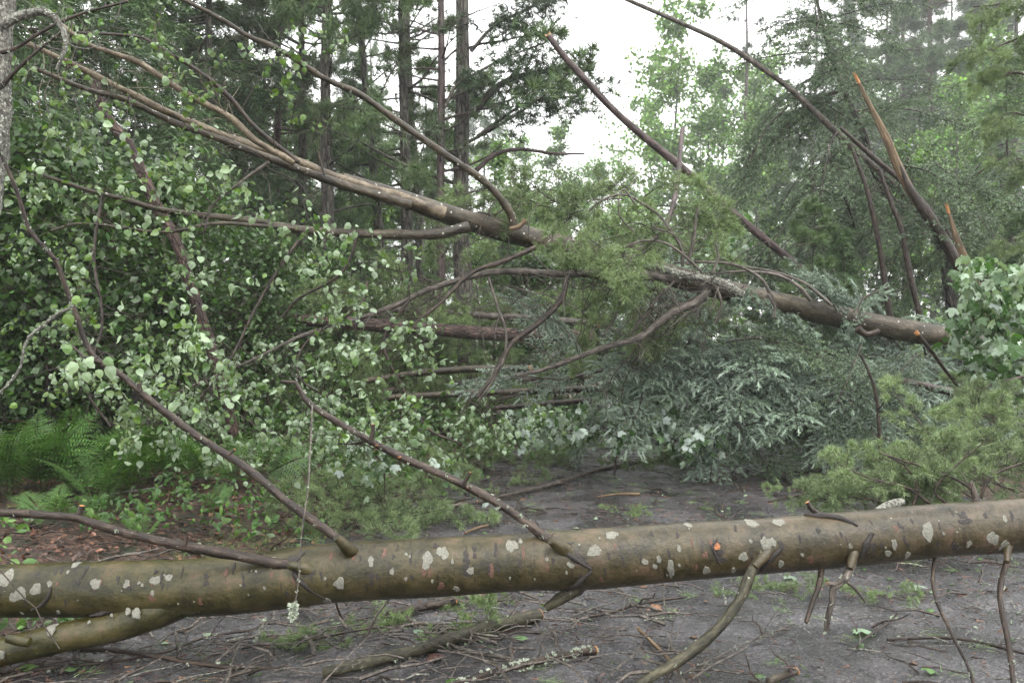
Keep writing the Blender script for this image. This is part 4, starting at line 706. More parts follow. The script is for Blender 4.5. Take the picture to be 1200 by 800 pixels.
KITS = {
 'tallpine': (16, kit(conifer, 3, 'grey_pine_bark', 'far_needle', h=16, cb=3.2, Rm=2.8, r0=.17, kind='pine', nl=68, col=(.095, .15, .06), dens=12, dead=.28, size=1.25)),
 'redpine': (17, kit(conifer, 2, 'red_pine_bark', 'far_needle', h=17, cb=3.4, Rm=2.6, r0=.16, kind='pine', nl=110, col=(.085, .13, .06), dens=14, dead=.3, size=1.9)),
 'spruce': (12, kit(conifer, 3, 'grey_pine_bark', 'far_needle', h=12, cb=.6, Rm=2.3, r0=.12, kind='spruce', nl=150, col=(.07, .12, .05), dens=8)),
 'youngpine': (6, kit(conifer, 2, 'grey_pine_bark', 'far_needle', h=6, cb=.3, Rm=1.7, r0=.07, kind='pine', nl=70, col=(.09, .145, .055), dens=16, size=.9)),
 'maple': (10, kit(broadleaf, 3, 'grey_pine_bark', 'far_leaf', h=10, r0=.10, spread=2.4, n1=26, leaf=.13, col=(.10, .175, .05), per=13, n3=7)),
 'bush': (3, kit(broadleaf, 3, 'dark_twig_bark', 'far_leaf', h=3, r0=.025, spread=1.1, n1=10, leaf=.075, col=(.05, .097, .028), cb=.08, per=12, n3=6, stems=3, pale=.05)),
 'thin': (14, kit(conifer, 2, 'purple_bark', 'far_needle', h=14, cb=2, Rm=1.3, r0=.09, kind='pine', nl=80, col=(.05, .07, .04), dens=6, dead=.6)),
}
NAMES = {'tallpine': ('pine_tree', 'tree'), 'redpine': ('pine_tree', 'tree'), 'spruce': ('spruce_tree', 'tree'), 'youngpine': ('pine_sapling', 'sapling'), 'maple': ('maple_tree', 'tree'), 'bush': ('shrub', 'shrub'), 'thin': ('snag', 'dead tree')}
def stand(kind, px, d, h, label, group=None, lean=(0, 0), wid=1., var=None):
    H, ks = KITS[kind]; x = (px - 600) / FPX * d; nm, cat = NAMES[kind]; tm, cm = ks[R.integers(len(ks)) if var is None else var]
    o_ = bpy.data.objects.new(nm, None); COL.objects.link(o_); o_.location = (x, d, float(gz(x, d))); o_.rotation_euler = (lean[1], lean[0], 0); s = h / H; o_.scale = (s * wid, s * wid, s); o_['at'] = [0., 0., 0.]; tag(o_, label, cat, group)
    rz = R.uniform(0, 6.28)
    for nm_, me in (('trunk', tm), ('crown', cm)): c = bpy.data.objects.new(nm_, me); COL.objects.link(c); c.parent = o_; c.rotation_euler = (0, 0, rz)
    return o_
g1 = 'dark pines behind the arched trunk'
for px, d, kd, wid, ln, lab in [(325, 20, 'redpine', .75, 0, 'reddish straight pine trunk, leftmost of the standing pines'), (352, 19, 'tallpine', .65, 0, 'slim grey pine just right of the reddish trunk'), (386, 17, 'tallpine', .85, .0, 'dark grey pine standing between the slim pine and the leaning trio'), (462, 18, 'tallpine', .65, -.09, 'pine leaning slightly left in the dark cluster'),
                                (480, 17, 'tallpine', .75, -.02, 'straight dark pine in the middle of the cluster'), (496, 20, 'tallpine', .7, -.06, 'grey pine partly hidden by the straight dark pine'), (519, 16, 'thin', .9, .0, 'thin pale-grey stem beside the thickest pine')]:
    stand(kd, px, d, 16, lab, g1, (ln, 0), wid)
tk = stand('tallpine', 552, 16, 17, 'thickest dark pine of the cluster with long limbs reaching right', g1, (.0, 0), 1.0, 0)
bt = np.array(tk.location); tk_loc = Matrix.LocRotScale(tk.location, tk.rotation_euler, tk.scale).inverted()
def limb_on(tree, px, d, r, mat, needle=0):
    q3 = path(px, d); q3 = np.array([tk_loc @ Vector(v) for v in q3]); mb = MB(); q, rr = tube(mb, q3, np.linspace(r, r * .4, len(px)) * d / FPX, 7, .12, .1); add_twigs(mb, q, rr, 6, .5, .006, sub=1); mb.build('limb', mat, tree, True)
    if needle:
        k = needle; i = R.integers(len(q) // 3, len(q), k); p = q[i] + R.normal(0, .22, (k, 3)) * [1, 1, .6] - [0, 0, .1]; mb = MB(); scatter(mb, *tuft_tpl(24, .2, .012), p, frames(rdir(k) + [0, 0, -.2], np.array([[0, 0, 1.]]) + R.normal(0, .3, (k, 3)), R.uniform(.6, 1.2, k)), tint((.05, .085, .04), k, .2, .05)); mb.build('foliage', 'far_needle', tree)
limb_on(tk, [(558, 130), (575, 108), (600, 92), (650, 82), (690, 82)], 15.8, 4.5, 'grey_pine_bark', 260); limb_on(tk, [(558, 200), (580, 181), (610, 175), (650, 180), (685, 180)], 15.7, 3, 'purple_bark'); limb_on(tk, [(522, 125), (535, 100), (560, 85), (592, 68), (640, 50)], 15.6, 2.2, 'grey_twig_bark', 160); limb_on(tk, [(560, 160), (590, 138), (620, 120), (680, 112)], 15.6, 2.4, 'grey_pine_bark', 180); limb_on(tk, [(552, 60), (580, 30), (620, 10), (650, -5)], 15.8, 2.4, 'grey_pine_bark', 200)
stand('maple', 660, 24, 4.2, 'low green maple showing between the thickest pine and the leaning trunk'); stand('bush', 690, 19, 3.2, 'bright leafy shrub just above the draped pine boughs'); stand('bush', 610, 18, 3.0, 'leafy shrub at the foot of the thickest pine')
stand('maple', 790, 58, 21, 'tall pale green maple right of the white sky gap'); stand('maple', 845, 66, 19, 'pale maple directly below the slanting snag'); stand('maple', 740, 74, 14, 'hazy maple low in the white sky gap'); stand('thin', 872, 60, 31, 'thin hazy snag rising past the slanting pole to the top edge')
stand('spruce', 700, 66, 10, 'young spruce fading in haze under the sky gap'); stand('spruce', 640, 70, 11, 'hazy young spruce behind the thickest pine')
g2 = 'hazy trees at the right'
for px, d, kd, h, lab in [(1095, 38, 'redpine', 22, 'hazy red-trunked pine rising above the snapped trunk'), (1062, 44, 'redpine', 22, 'second hazy red-trunked pine left of the tallest one'), (1030, 52, 'tallpine', 22, 'far hazy pine behind the dark spruce'), (1140, 40, 'redpine', 15, 'hazy pine with slim red stem right of the red-trunked pair'), (1190, 36, 'tallpine', 18, 'hazy pine at the right edge'), (950, 54, 'tallpine', 22, 'hazy pine left of the dark leaning spruce top'), (905, 58, 'tallpine', 19, 'faded pine above the slanting snag'),
                          (925, 32, 'spruce', 7.5, 'dense spruce below the slanting snag'), (1000, 21, 'spruce', 5.2, 'spruce directly behind the dead dark stems'), (1180, 18, 'spruce', 7, 'spruce above the right-edge maple leaves'), (1120, 28, 'maple', 8, 'leafy green tree behind the snapped trunk'), (1060, 18, 'maple', 5.0, 'low leafy tree under the red-trunked pines'), (880, 28, 'maple', 7.5, 'leafy tree with speckled leaves under the slanting snag'), (965, 18, 'youngpine', 4.0, 'young pine behind the arched trunk near the dead stems')]:
    stand(kd, px, d * (1.6 if d > 27 else 1), h * (1.6 if d > 27 else 1), lab, g2)
for px, d, kd, h, lab in [(900, 46, 'maple', 14, 'pale broadleaf tree fading behind the slanting snag'), (1000, 42, 'maple', 12, 'pale broadleaf tree hidden behind the dark spruce'), (1160, 34, 'maple', 11, 'pale broadleaf tree below the right-edge boughs'), (1050, 50, 'maple', 15, 'pale tree between the red-trunked pines'), (1110, 48, 'tallpine', 20, 'faded pine just right of the tallest red trunk'), (1155, 46, 'redpine', 22, 'faded pine under the upper right boughs'), (820, 52, 'tallpine', 13, 'faded low pine right of the pale maple'), (985, 60, 'redpine', 24, 'faded pine rising behind the dark spruce top'), (1075, 30, 'spruce', 8, 'spruce under the red-trunked pines'), (850, 33, 'spruce', 6, 'spruce low behind the leaning trunk')]: stand(kd, px, d * (1.6 if d > 27 else 1), h * (1.6 if d > 27 else 1), lab, g2)
for px, d, h, lab in [(650, 62, 14.5, 'misty maple just right of the thickest pine limbs'), (705, 70, 14, 'misty maple under the top of the leaning trunk'), (612, 66, 15, 'misty maple behind the long pine limbs'), (765, 64, 17, 'misty maple left of the tall pale one'), (832, 60, 18, 'misty maple right of the tall pale one'), (680, 84, 16, 'faint maple low in the sky gap'), (885, 70, 20, 'misty maple under the slanting snag'), (1010, 66, 20, 'misty maple behind the snapped trunk'), (1130, 62, 18, 'misty maple right of the tallest red trunk'), (1185, 70, 22, 'misty maple at the right edge')]: stand('maple', px, d, h, lab, g2)
for px, d, kd, h, lab in [(300, 24, 'spruce', 7.5, 'spruce low behind the sinuous limb'), (365, 26, 'spruce', 7, 'spruce between the reddish and dark grey pines'), (430, 26, 'spruce', 6, 'spruce left of the straight dark pine'), (505, 26, 'spruce', 7, 'spruce right of the straight dark pine'), (540, 30, 'maple', 8, 'maple behind the thickest pine'), (470, 33, 'spruce', 9, 'far spruce between the dark pines'), (400, 35, 'maple', 10, 'far maple between the dark pines'), (330, 30, 'maple', 9, 'maple behind the reddish straight pine'), (255, 27, 'spruce', 9, 'spruce behind the pale aspen stems'), (590, 24, 'spruce', 5, 'small spruce just right of the thickest pine'), (620, 36, 'maple', 6.5, 'far maple right of the thickest pine')]: stand(kd, px, d, h, lab, 'trees filling in behind the dark pines')
g3 = 'shaded trees at the left'
for px, d, kd, h, lab in [(20, 13, 'spruce', 12, 'dark spruce behind the lichened trunk'), (130, 15, 'spruce', 12, 'dark spruce behind the aspen crown'), (250, 18, 'spruce', 13, 'spruce standing behind the leaning red pine'), (-60, 10.5, 'spruce', 10, 'dark spruce cut by the left edge'), (290, 23, 'tallpine', 15, 'grey pine far behind the aspen limbs'), (215, 22, 'redpine', 15, 'pine behind the pale aspen stem'), (60, 20, 'tallpine', 15, 'pine deep in the left shade'), (410, 25, 'spruce', 9, 'spruce between the dark pines'), (350, 27, 'maple', 8, 'light green maple showing between the pine trunks'), (440, 24, 'maple', 6, 'bright maple low between the dark pines'), (580, 27, 'maple', 7, 'light maple right of the thickest pine')]:
    stand(kd, px, d, h, lab, g3)
g4 = 'shrubs in the left shade'
for px, d, h, lab in [(10, 10.4, 3.4, 'dark broadleaf shrub under the lichened trunk'), (70, 9.8, 3.6, 'dark broadleaf shrub left of the mossy leaning trunk'), (150, 11.5, 3.4, 'dark shrub behind the mossy leaning trunk'), (215, 11, 3.2, 'shaded shrub behind the leaning red pine'), (300, 13, 3.0, 'shrub behind the reddish pine log'), (-40, 9.8, 3.6, 'dark shrub cut by the left edge'), (380, 16, 3.0, 'shrub behind the reddish log in the middle'), (110, 10.2, 2.2, 'low shaded shrub behind the ferns'), (30, 9.9, 1.9, 'low dark shrub at the left edge behind the ferns')]:
    stand('bush', px, d, h, lab, g4)
g5 = 'far trees fading into the haze'
k5 = ['far hazy tree on the left of the wood', 'far hazy tree behind the dark pines', 'far hazy tree beyond the sky gap', 'far hazy tree on the right of the wood']
for i in range(20):
    px = -60 + i * 68 + R.normal(0, 14); d = R.uniform(80, 110); gap = 600 < px < 880
    stand('tallpine' if not gap and i % 3 else ('maple' if gap else 'spruce'), px, d, (R.uniform(11, 15) if gap else R.uniform(24, 32)), k5[0 if px < 300 else 1 if px < 600 else 2 if px < 880 else 3], g5)
g6 = 'young growth behind the fallen trees'
for i, (px, d, kd, h) in enumerate([(330, 15.5, 'youngpine', 3.4), (420, 17, 'youngpine', 3.4), (500, 15.5, 'youngpine', 2.8), (580, 17, 'youngpine', 3.0), (650, 15, 'youngpine', 2.6), (760, 17, 'youngpine', 3.4), (830, 18, 'youngpine', 3.8), (900, 16.5, 'youngpine', 3.0), (1030, 16, 'youngpine', 2.6), (948, 12.7, 'youngpine', 3.5), (985, 12.9, 'spruce', 3.2), (1130, 15.5, 'spruce', 3.6), (1195, 13.5, 'spruce', 3.4), (720, 20, 'maple', 4.0), (780, 21, 'youngpine', 4.2)]):
    stand(kd, px, d, h, ['young pine left of the dark pine cluster', 'young pine under the dark pine cluster', 'bushy young pine behind the reddish log end', 'young pine at the foot of the thickest pine', 'young pine behind the draped boughs', 'feathery young pine below the leaning trunk', 'young pine where the leaning trunk comes down', 'young pine behind the dead twigs', 'young pine behind the dead dark stems', 'bushy young pine hiding the foot of the leaning purple-brown trunk', 'small spruce right of the leaning trunk foot', 'young spruce beside the split wood', 'young spruce above the right-edge maple', 'low maple behind the draped pine boughs', 'taller young pine below the sky gap'][i], g6)
R = np.random.default_rng(109)
# the dark spruce leaning left at the right of the picture
ls = thing('leaning_spruce', 'dark dense spruce leaning left in front of the hazy pines', 'tree', P(1130, 400, 15) * [1, 1, 0] + [0, 0, .1])
mb = MB(); q, rr = tube(mb, path([(1135, 500), (1105, 300), (1088, 262), (1050, 240), (1025, 200), (1013, 160), (1000, 130), (985, 95), (968, 45), (955, -10), (945, -60)], 15), np.array([6, 6, 6, 5, 4.4, 4, 3.6, 3, 2.4, 1.6, 1]) * 15 / FPX, 10, .12, .06); mb.build('trunk', 'grey_pine_bark', ls, True)
for _ in range(46):
    s = R.uniform(.42, 1); i = int(s * (len(q) - 1)); bough(ls, DSPRUCE, q[i], (R.normal(-.45, .7), R.normal(-.2, .7), R.normal(-.2, .35)), R.uniform(1.0, 1.9) * (1.25 - .6 * s), roll=.3)
for x, y, n in [(930, 140, 3), (910, 160, 2), (945, 200, 3), (920, 230, 3), (940, 265, 3), (1110, 235, 3), (915, 290, 2), (980, 285, 2)]:
    for _ in range(n): bough(ls, DSPRUCE, P(x + 40 + R.normal(0, 15), y - 45 + R.normal(0, 12), 15 + R.normal(0, .5)), (R.normal(-.6, .5), R.normal(-.2, .5), -.7), R.uniform(1., 1.7), roll=.3)
for x, y, n in [(1045, 190, 2), (1090, 230, 2), (1120, 250, 3), (1125, 300, 4), (985, 300, 2)]:
    for _ in range(n): bough(ls, DSPRUCE, P(x + R.normal(0, 12), y - 20 + R.normal(0, 12), 14.6 + R.normal(0, .4)), (R.normal(-.2, .7), R.normal(-.2, .5), -.8), R.uniform(.7, 1.2), roll=.3)
# pine boughs hanging in from the right edge
rt = thing('pine_tree', 'pine whose dark boughs reach in at the upper right edge', 'tree', (P(1270, 400, 11) * [1, 1, 0]) + [0, 0, .1])
mb = MB(); tube(mb, [P(1270, 400, 11) * [1, 1, 0], P(1268, 200, 11), P(1262, -20, 11), P(1265, -150, 11)], [.16, .08], 10, .2, .06); mb.build('trunk', 'grey_pine_bark', rt, True)
for px in [[(1262, 20), (1220, 35), (1180, 50), (1150, 65)], [(1262, 90), (1225, 95), (1190, 85), (1165, 95)], [(1265, 140), (1220, 140), (1190, 132)], [(1268, 200), (1225, 190), (1190, 185)], [(1260, -20), (1210, -8), (1170, 5), (1140, 8)], [(1266, 280), (1220, 275), (1185, 280)]]:
    qq, r_, o_ = limb(rt, px, 11, [2, 1], 'dark_twig_bark', twigs=4, tl=.3)
    for _ in range(7): i = R.integers(len(qq) // 4, len(qq)); bough(rt, DPINE, qq[i], (-.6 + R.normal(0, .5), R.normal(-.1, .5), R.normal(-.05, .3)), R.uniform(.35, .6))

R = np.random.default_rng(110)
# ------------------------------------------------------------------ ferns, seedlings, ground cover
def frond(L=.6):
    mb = MB(); s = np.linspace(0, 1, 12); ax = np.c_[np.zeros(12), L * s * .92, .38 * L * np.sin(s * 1.9) * 1.0]; tube(mb, ax, [.003, .001], 3, .1, 0); mb.c[0] = np.tile([[.06, .10, .02]], (len(mb.v[0]), 1)) if len(mb.c) else None
    for k in np.linspace(.2, .99, 17):
        p = np.array([0, np.interp(k, s, ax[:, 1]), np.interp(k, s, ax[:, 2])]); l = L * .34 * min(1, (1.03 - k) * 1.9) * (1 if k > .3 else .8)
        for sg in (-1, 1):
            d = nrm(np.array([sg, .42, -.12 + R.normal(0, .06)])); n = 8; u = np.linspace(.08, 1, n)
            for s2 in (-1, 1):
                b_ = p + d * (u * l)[:, None]; dd = nrm(d * .8 + s2 * np.array([-d[1] * sg, abs(d[0]), 0]) * .8 * sg + R.normal(0, .04, (n, 3)))
                sd_ = np.cross(dd, [0, 0, 1.]); ln = l * .26 * (1.1 - u); w_ = l / n * .55
                m_ = np.stack([nrm(sd_) * w_, dd * ln[:, None], np.tile([[0, 0, 1.]], (n, 1))], -1); scatter(mb, np.array([(-.5, 0, 0), (.5, 0, 0), (.35, .7, 0), (0, 1, 0), (-.35, .7, 0)]), np.array([(0, 1, 2), (0, 2, 4), (2, 3, 4)]), b_, m_, tint((.075, .155, .038), n, .2, .07))
    return mb.mesh('frond', 'fern')
FR = [frond() for _ in range(3)]
for i, (x, y, n, sc) in enumerate([(200, 585, 8, 1.2), (80, 598, 6, 1.4), (112, 606, 7, 1.3), (50, 606, 6, 1.3), (10, 612, 6, 1.3), (150, 590, 7, 1.3), (250, 590, 7, 1.1), (190, 575, 5, .8), (-20, 610, 7, 1.4), (60, 640, 6, .6), (300, 575, 6, 1.1), (120, 620, 5, .55), (370, 560, 4, .7), (25, 575, 6, 1.3), (250, 610, 4, .5), (170, 640, 4, .4)]):
    fo = thing('fern', ['fern farther back under the long dark branch', 'wide fern behind the tall one', 'tall fern with a broad frond beside the pale aspen leaves', 'fern left of the tall broad-fronded one', 'large fern near the left edge', 'fern under the pale aspen leaves', 'fern below the long dark branch', 'small fern at the edge of the brown leaf litter', 'fern cut by the left edge', 'short fern just behind the knobbly branch', 'fern right of the long dark branch', 'little fern on the brown litter', 'small fern by the pine sprays at the road edge', 'shaded fern far back at the left', 'tiny fern on the litter under the dark branch', 'tiny fern behind the log under the knobbly branch'][i], 'fern', G(x, y), 'ferns on the left bank')
    for k in range(n):
        a = k / n * 6.28 + R.normal(0, .3); o_ = link('frond', FR[k % 3], fo); o_.location = (0, 0, 0); o_.rotation_euler = (R.uniform(.2, .8), R.normal(0, .3), a); s = sc * R.uniform(.8, 1.2); o_.scale = (s, s, s)
def ground_pts(n, x0, x1, y0, y1):
    q = np.c_[R.uniform(x0, x1, n), R.uniform(y0, y1, n)]; return np.c_[q, gz(q[:, 0], q[:, 1])]
p = ground_pts(2600, -7, 0, 4.3, 11.5); k = (p[:, 0] < xl(p[:, 1]) + .1 + R.normal(0, .25, len(p))); p = p[k]
nz = np.sin(p[:, 0] * 2.1 + 1) * np.sin(p[:, 1] * 1.7) + .6 * np.sin(p[:, 0] * 4.3) * np.sin(p[:, 1] * 3.9); low = p[nz + R.normal(0, .3, len(p)) > .1]
mb = MB(); n = len(low); pos, m_, c_, _ = leaves_at(None, OVAL, low + [0, 0, .1], 4, .07, [((.06, .135, .035), 6), ((.11, .20, .05), 3), ((.16, .22, .13), 1)], down=.1, spread=.07)
pos[:, 2] = gz(pos[:, 0], pos[:, 1]) + R.uniform(.03, .2, len(pos)); scatter(mb, *OVAL, pos, m_, c_); tag(mb.build('undergrowth', 'fern'), 'low leafy undergrowth on the left bank', 'undergrowth', kind='stuff')
back = ground_pts(5200, -9, 12, 10, 17); back = back[(back[:, 0] < xl(back[:, 1])) | (back[:, 1] > 13.2)]
mb = MB(); pos, m_, c_, _ = leaves_at(None, OVAL, back, 5, .085, [((.04, .085, .025), 6), ((.08, .14, .04), 3), ((.15, .20, .14), 1)], down=.1, spread=.14)
pos[:, 2] = gz(pos[:, 0], pos[:, 1]) + R.uniform(.02, .65, len(pos)) ; scatter(mb, *OVAL, pos, m_, c_); tag(mb.build('undergrowth', 'fern'), 'leafy undergrowth beneath the fallen trees behind', 'undergrowth', kind='stuff')
q = np.c_[R.uniform(-45, 50, 14000), R.uniform(19, 62, 14000)]; hq = R.uniform(0, 1, 14000) ** 1.3 * (1.2 + 1.3 * np.sin(q[:, 0] * .7) * np.sin(q[:, 1] * .5) + .03 * q[:, 1]); q = np.c_[q, gz(q[:, 0], q[:, 1]) + np.maximum(hq, .05)]
mb = MB(); pos, m_, c_, _ = leaves_at(None, OVAL, q, 3, .22, [((.05, .10, .03), 6), ((.09, .16, .05), 3), ((.15, .20, .12), 1)], down=.1, spread=.25); pos[:, 2] = np.maximum(pos[:, 2], gz(pos[:, 0], pos[:, 1])); scatter(mb, *OVAL, pos, m_, c_); tag(mb.build('far_undergrowth', 'far_leaf'), 'green understorey of the far wood', 'undergrowth', kind='stuff')
# grass-like pine seedlings along the bank
mb = MB(); gpx = ground_pts(1500, -5, 1.2, 5.6, 10.5); gpx = gpx[(np.abs(gpx[:, 0] - xl(gpx[:, 1])) < .55)]
k = 12; n = len(gpx); needles(mb, np.repeat(gpx, k, 0) + R.normal(0, .02, (n * k, 3)) * [1, 1, 0], rdir(n * k) * [1, 1, .6] + [0, 0, .8], R.uniform(.05, .13, n * k), .003, tint((.09, .16, .04), n * k, .2, .06)); tag(mb.build('grass', 'pine_needle'), 'sparse bright grass along the road edge', 'grass', kind='stuff')
# brown leaf litter, twigs and needles
p = ground_pts(16000, -8, 1, 3.6, 11); p = p[p[:, 0] < xl(p[:, 1]) + np.abs(R.normal(0, .25, len(p)))]; n = len(p)
mb = MB(); cl = np.array([(.10, .045, .028), (.06, .03, .02), (.16, .075, .045), (.03, .018, .013)])[R.integers(0, 4, n)] * (1 + R.normal(0, .2, (n, 1)))
scatter(mb, np.array([(0, -.5, 0), (.35, 0, .08), (.1, .5, .02), (-.3, .1, .12)]), np.array([(0, 1, 2), (0, 2, 3)]), p + [0, 0, .006], frames(rdir(n) * [1, 1, .25], np.array([[0, 0, 1.]]) + R.normal(0, .25, (n, 3)), .055 * R.uniform(.5, 1.4, n)), np.clip(cl, .008, 1)); tag(mb.build('leaf_litter', 'litter'), 'wet brown leaf litter on the bank', 'leaf litter', kind='stuff')
p = ground_pts(24000, -3.5, 5, 3.4, 13); p = p[(p[:, 0] > xl(p[:, 1]) - .3)]; p = p[R.uniform(size=len(p)) < np.clip(.35 + .5 * np.sin(p[:, 0] * 1.9 + 2) * np.sin(p[:, 1] * 1.3) + .5 * (p[:, 0] < xl(p[:, 1]) + 1.2), .1, 1)]; n = len(p)
mb = MB(); cl = np.array([(.12, .05, .03), (.05, .03, .022), (.07, .12, .04), (.2, .1, .05), (.03, .02, .016)])[R.choice(5, n, p=[.3, .3, .15, .1, .15])]
needles(mb, p + [0, 0, .005], rdir(n) * [1, 1, .12], R.uniform(.02, .10, n), R.uniform(.003, .010, n), cl); tag(mb.build('needle_litter', 'litter'), 'pine needles and bark crumbs scattered over the wet road', 'litter', kind='stuff')
tb = MB(); tube(tb, [(0, 0, 0), (.02, .35, .05), (-.02, .7, .02), (.03, 1, .06)], [.022, .008], 4, .4, 0); TV, TF = np.concatenate(tb.v), np.concatenate(tb.f)
p = ground_pts(1500, -4.5, 5, 3.4, 12); p = p[R.uniform(size=len(p)) < np.where(p[:, 0] < xl(p[:, 1]) + 1.6, .95, .32)]; n = len(p)
mb = MB(); scatter(mb, TV, TF, p + [0, 0, .01], frames(rdir(n) * [1, 1, .1] + [0, 0, .04], np.tile([[0, 0, 1.]], (n, 1)), R.uniform(.08, .42, n)), (0, 0, 0)); tag(mb.build('twig_litter', 'dark_twig_bark'), 'small broken twigs strewn over road and bank', 'litter', kind='stuff')
for nm_, mt_, cnt, x0, x1, y0, y1, l0, l1 in (('twig_litter', 'grey_twig_bark', 560, -2.9, .9, 4.2, 6.6, .12, .45), ('twig_litter', 'lichen_bark', 110, -2.9, 3.2, 4.2, 6.6, .08, .28), ('twig_litter', 'purple_bark', 330, -2.5, 4.5, 4.2, 12, .08, .3), ('bark_litter', 'snapped_wood', 260, -2.5, 4.5, 4.2, 12, .02, .10)):
    p = ground_pts(cnt, x0, x1, y0, y1); n = len(p); mb = MB(); m_ = frames(rdir(n) * [1, 1, .12] + [0, 0, .05], np.tile([[0, 0, 1.]], (n, 1)), R.uniform(l0, l1, n)); m_[:, :, [0, 2]] *= R.uniform(.5, 1.3, (n, 1, 1)); scatter(mb, TV, TF, p + np.c_[np.zeros((n, 2)), R.uniform(.005, .05, n)], m_, (0, 0, 0))
    tag(mb.build(nm_, mt_), {'grey_twig_bark': 'tangle of broken grey twigs under the log', 'lichen_bark': 'lichen-white twig bits under the log', 'purple_bark': 'brown twig bits over the whole road', 'snapped_wood': 'orange chips of bark and wood on the road'}[mt_], 'litter', kind='stuff')
p = ground_pts(420, -2.6, 4.5, 3.6, 11); n = len(p); mb = MB(); pos, m_, c_, _ = leaves_at(None, ASPEN, p, 1, .05, [((.07, .14, .04), 5), ((.22, .29, .2), 4), ((.14, .07, .04), 3)], 0, .01)
pos[:, 2] = gz(pos[:, 0], pos[:, 1]) + .012; m_ = frames(rdir(n) * [1, 1, .15], np.array([[0, 0, 1.]]) + R.normal(0, .3, (n, 3)), .045 * R.uniform(.3, 1.2, n)); scatter(mb, *ASPEN, pos, m_, c_); tag(mb.build('fallen_leaves', 'aspen_leaf'), 'torn green leaves scattered on the road', 'leaves', kind='stuff')

p = ground_pts(150, -2.4, 4.6, 4.0, 12); p = p[p[:, 0] > xl(p[:, 1]) - .2]; k = 26; n = len(p); mb = MB(); dv = np.repeat(rdir(n), k, 0); needles(mb, np.repeat(p, k, 0) + [0, 0, .015] + R.normal(0, .03, (n * k, 3)) * [1, 1, .15], nrm(dv * [1, 1, .1] + rdir(n * k) * [.8, .8, .25] + [0, 0, .1]), R.uniform(.04, .1, n * k), .0035, tint((.12, .18, .07), n * k, .25, .08)); tag(mb.build('green_needle_litter', 'pine_needle'), 'green pine needles torn off and strewn on the road', 'litter', kind='stuff')
R = np.random.default_rng(111)
# ------------------------------------------------------------------ sticks one can pick out on the road
def stick(label, px, r, mat, cap0=0, cap1=0, twigs=0, tl=.2, lichen=0, z=.02, name='stick', ls=.012):
    q3 = np.array([G(x, y) + [0, 0, z] for x, y in px]); rr = np.linspace(np.atleast_1d(r)[0], np.atleast_1d(r)[-1], len(px)) * q3[:, 1] / FPX
    o_ = thing(name, label, 'stick', q3[0]); q3[:, 2] += rr * .6; mb = MB(); q, rr2 = tube(mb, q3, rr, 10, .03, .12, cap0, cap1, 20, splinter=.01)
    if twigs: add_twigs(mb, q, rr2, twigs, tl, .003, sub=1, up=.05, spread=.6)
    mb.build('shaft', mat, o_, True)
    if lichen: lichen_on(o_, q, rr2, lichen, ls)
    else: mb = MB(); c = q[len(q) // 2]; tube(mb, [c, c + rdir(1)[0] * .03], rr2.mean() * .4, 5, .02, .1); mb.build('knot', mat, o_, True)
    return o_
stick('long bare branch lying on the far road before the spruce', [(560, 592), (600, 582), (640, 573), (680, 560), (720, 549), (760, 543), (800, 540), (838, 538)], [2, 2.8], 'grey_twig_bark', twigs=6, tl=.35)
stick('thick mossy greenish stick under the log, lower middle', [(380, 797), (430, 785), (480, 772), (530, 756), (580, 741), (632, 729)], [6.5, 7.5], 'mossy_stick_bark', 0, 1, 4, .2, 60)
stick('lichen-crusted stick with an orange cut end at the bottom', [(520, 812), (570, 797), (620, 784), (655, 776), (697, 769)], [3.5, 5], 'dark_twig_bark', 0, 1, 4, .18, 110, ls=.018)
stick('orange-brown peeled stick pointing to the bottom edge', [(748, 742), (768, 762), (795, 790)], [2, 2.4], 'snapped_wood', 1, 0)
stick('dark branch running along the lower left corner', [(-30, 757), (20, 766), (60, 774), (140, 778), (200, 788), (275, 800)], [2.6, 3], 'dark_twig_bark', 0, 0, 12, .25, 12, z=.06)
stick('second dark branch in the lower left corner', [(40, 790), (120, 782), (190, 770), (240, 752), (300, 742)], [2, 1.4], 'dark_twig_bark', 0, 0, 10, .25, 10)
stick('short broken piece with an orange end behind the mossy stick', [(455, 727), (495, 718), (532, 711)], [5, 5], 'dark_twig_bark', 0, 1, 2, .1)
stick('twig with a snapped tip crossing the mossy stick', [(474, 726), (500, 745), (540, 766), (600, 778)], [2.2, 2.6], 'grey_twig_bark', 1, 0, 4, .15, 30)
stick('stout brown stick end cut by the bottom edge', [(900, 806), (915, 800), (932, 794)], [4.5, 5], 'arch_aspen_bark', 0, 1)
stick('thin dark twig on the road under the lichened log knot', [(676, 729), (710, 724), (750, 712), (800, 704)], [1.8, 1.4], 'dark_twig_bark', 0, 0, 3, .15)
stick('thin dark branch lying on the road at the lower right', [(1040, 755), (1100, 752), (1150, 758), (1215, 775)], [2.2, 1.6], 'dark_twig_bark', 0, 0, 5, .2, 10)
stick('pale thin twig curving over the bare road at the right', [(800, 795), (850, 770), (890, 752), (930, 735)], [1.2, .8], 'grey_twig_bark', 0, 0, 8, .25, 20)
stick('dark twig beside the hanging stubs', [(1000, 765), (1020, 748), (1040, 735), (1052, 723)], [1.6, 1.2], 'dark_twig_bark', 0, 0, 4, .15)
stick('stick with an orange barked end behind the rising branch', [(480, 622), (500, 608), (530, 597), (558, 592)], [2, 2.6], 'grey_twig_bark', 0, 1, 3, .2, 20)
stick('small reddish stick on the road beyond the log', [(545, 628), (560, 622), (572, 619)], [1.6, 1.6], 'snapped_wood')
stick('dark twig lying along the left road edge', [(390, 592), (440, 590), (490, 588), (535, 592)], [1.8, 2.2], 'dark_twig_bark', 0, 0, 6, .25)
stick('short broken stick before the spruce on the far road', [(918, 558), (940, 556), (962, 556)], [1.8, 2.2], 'purple_bark', 1, 0)
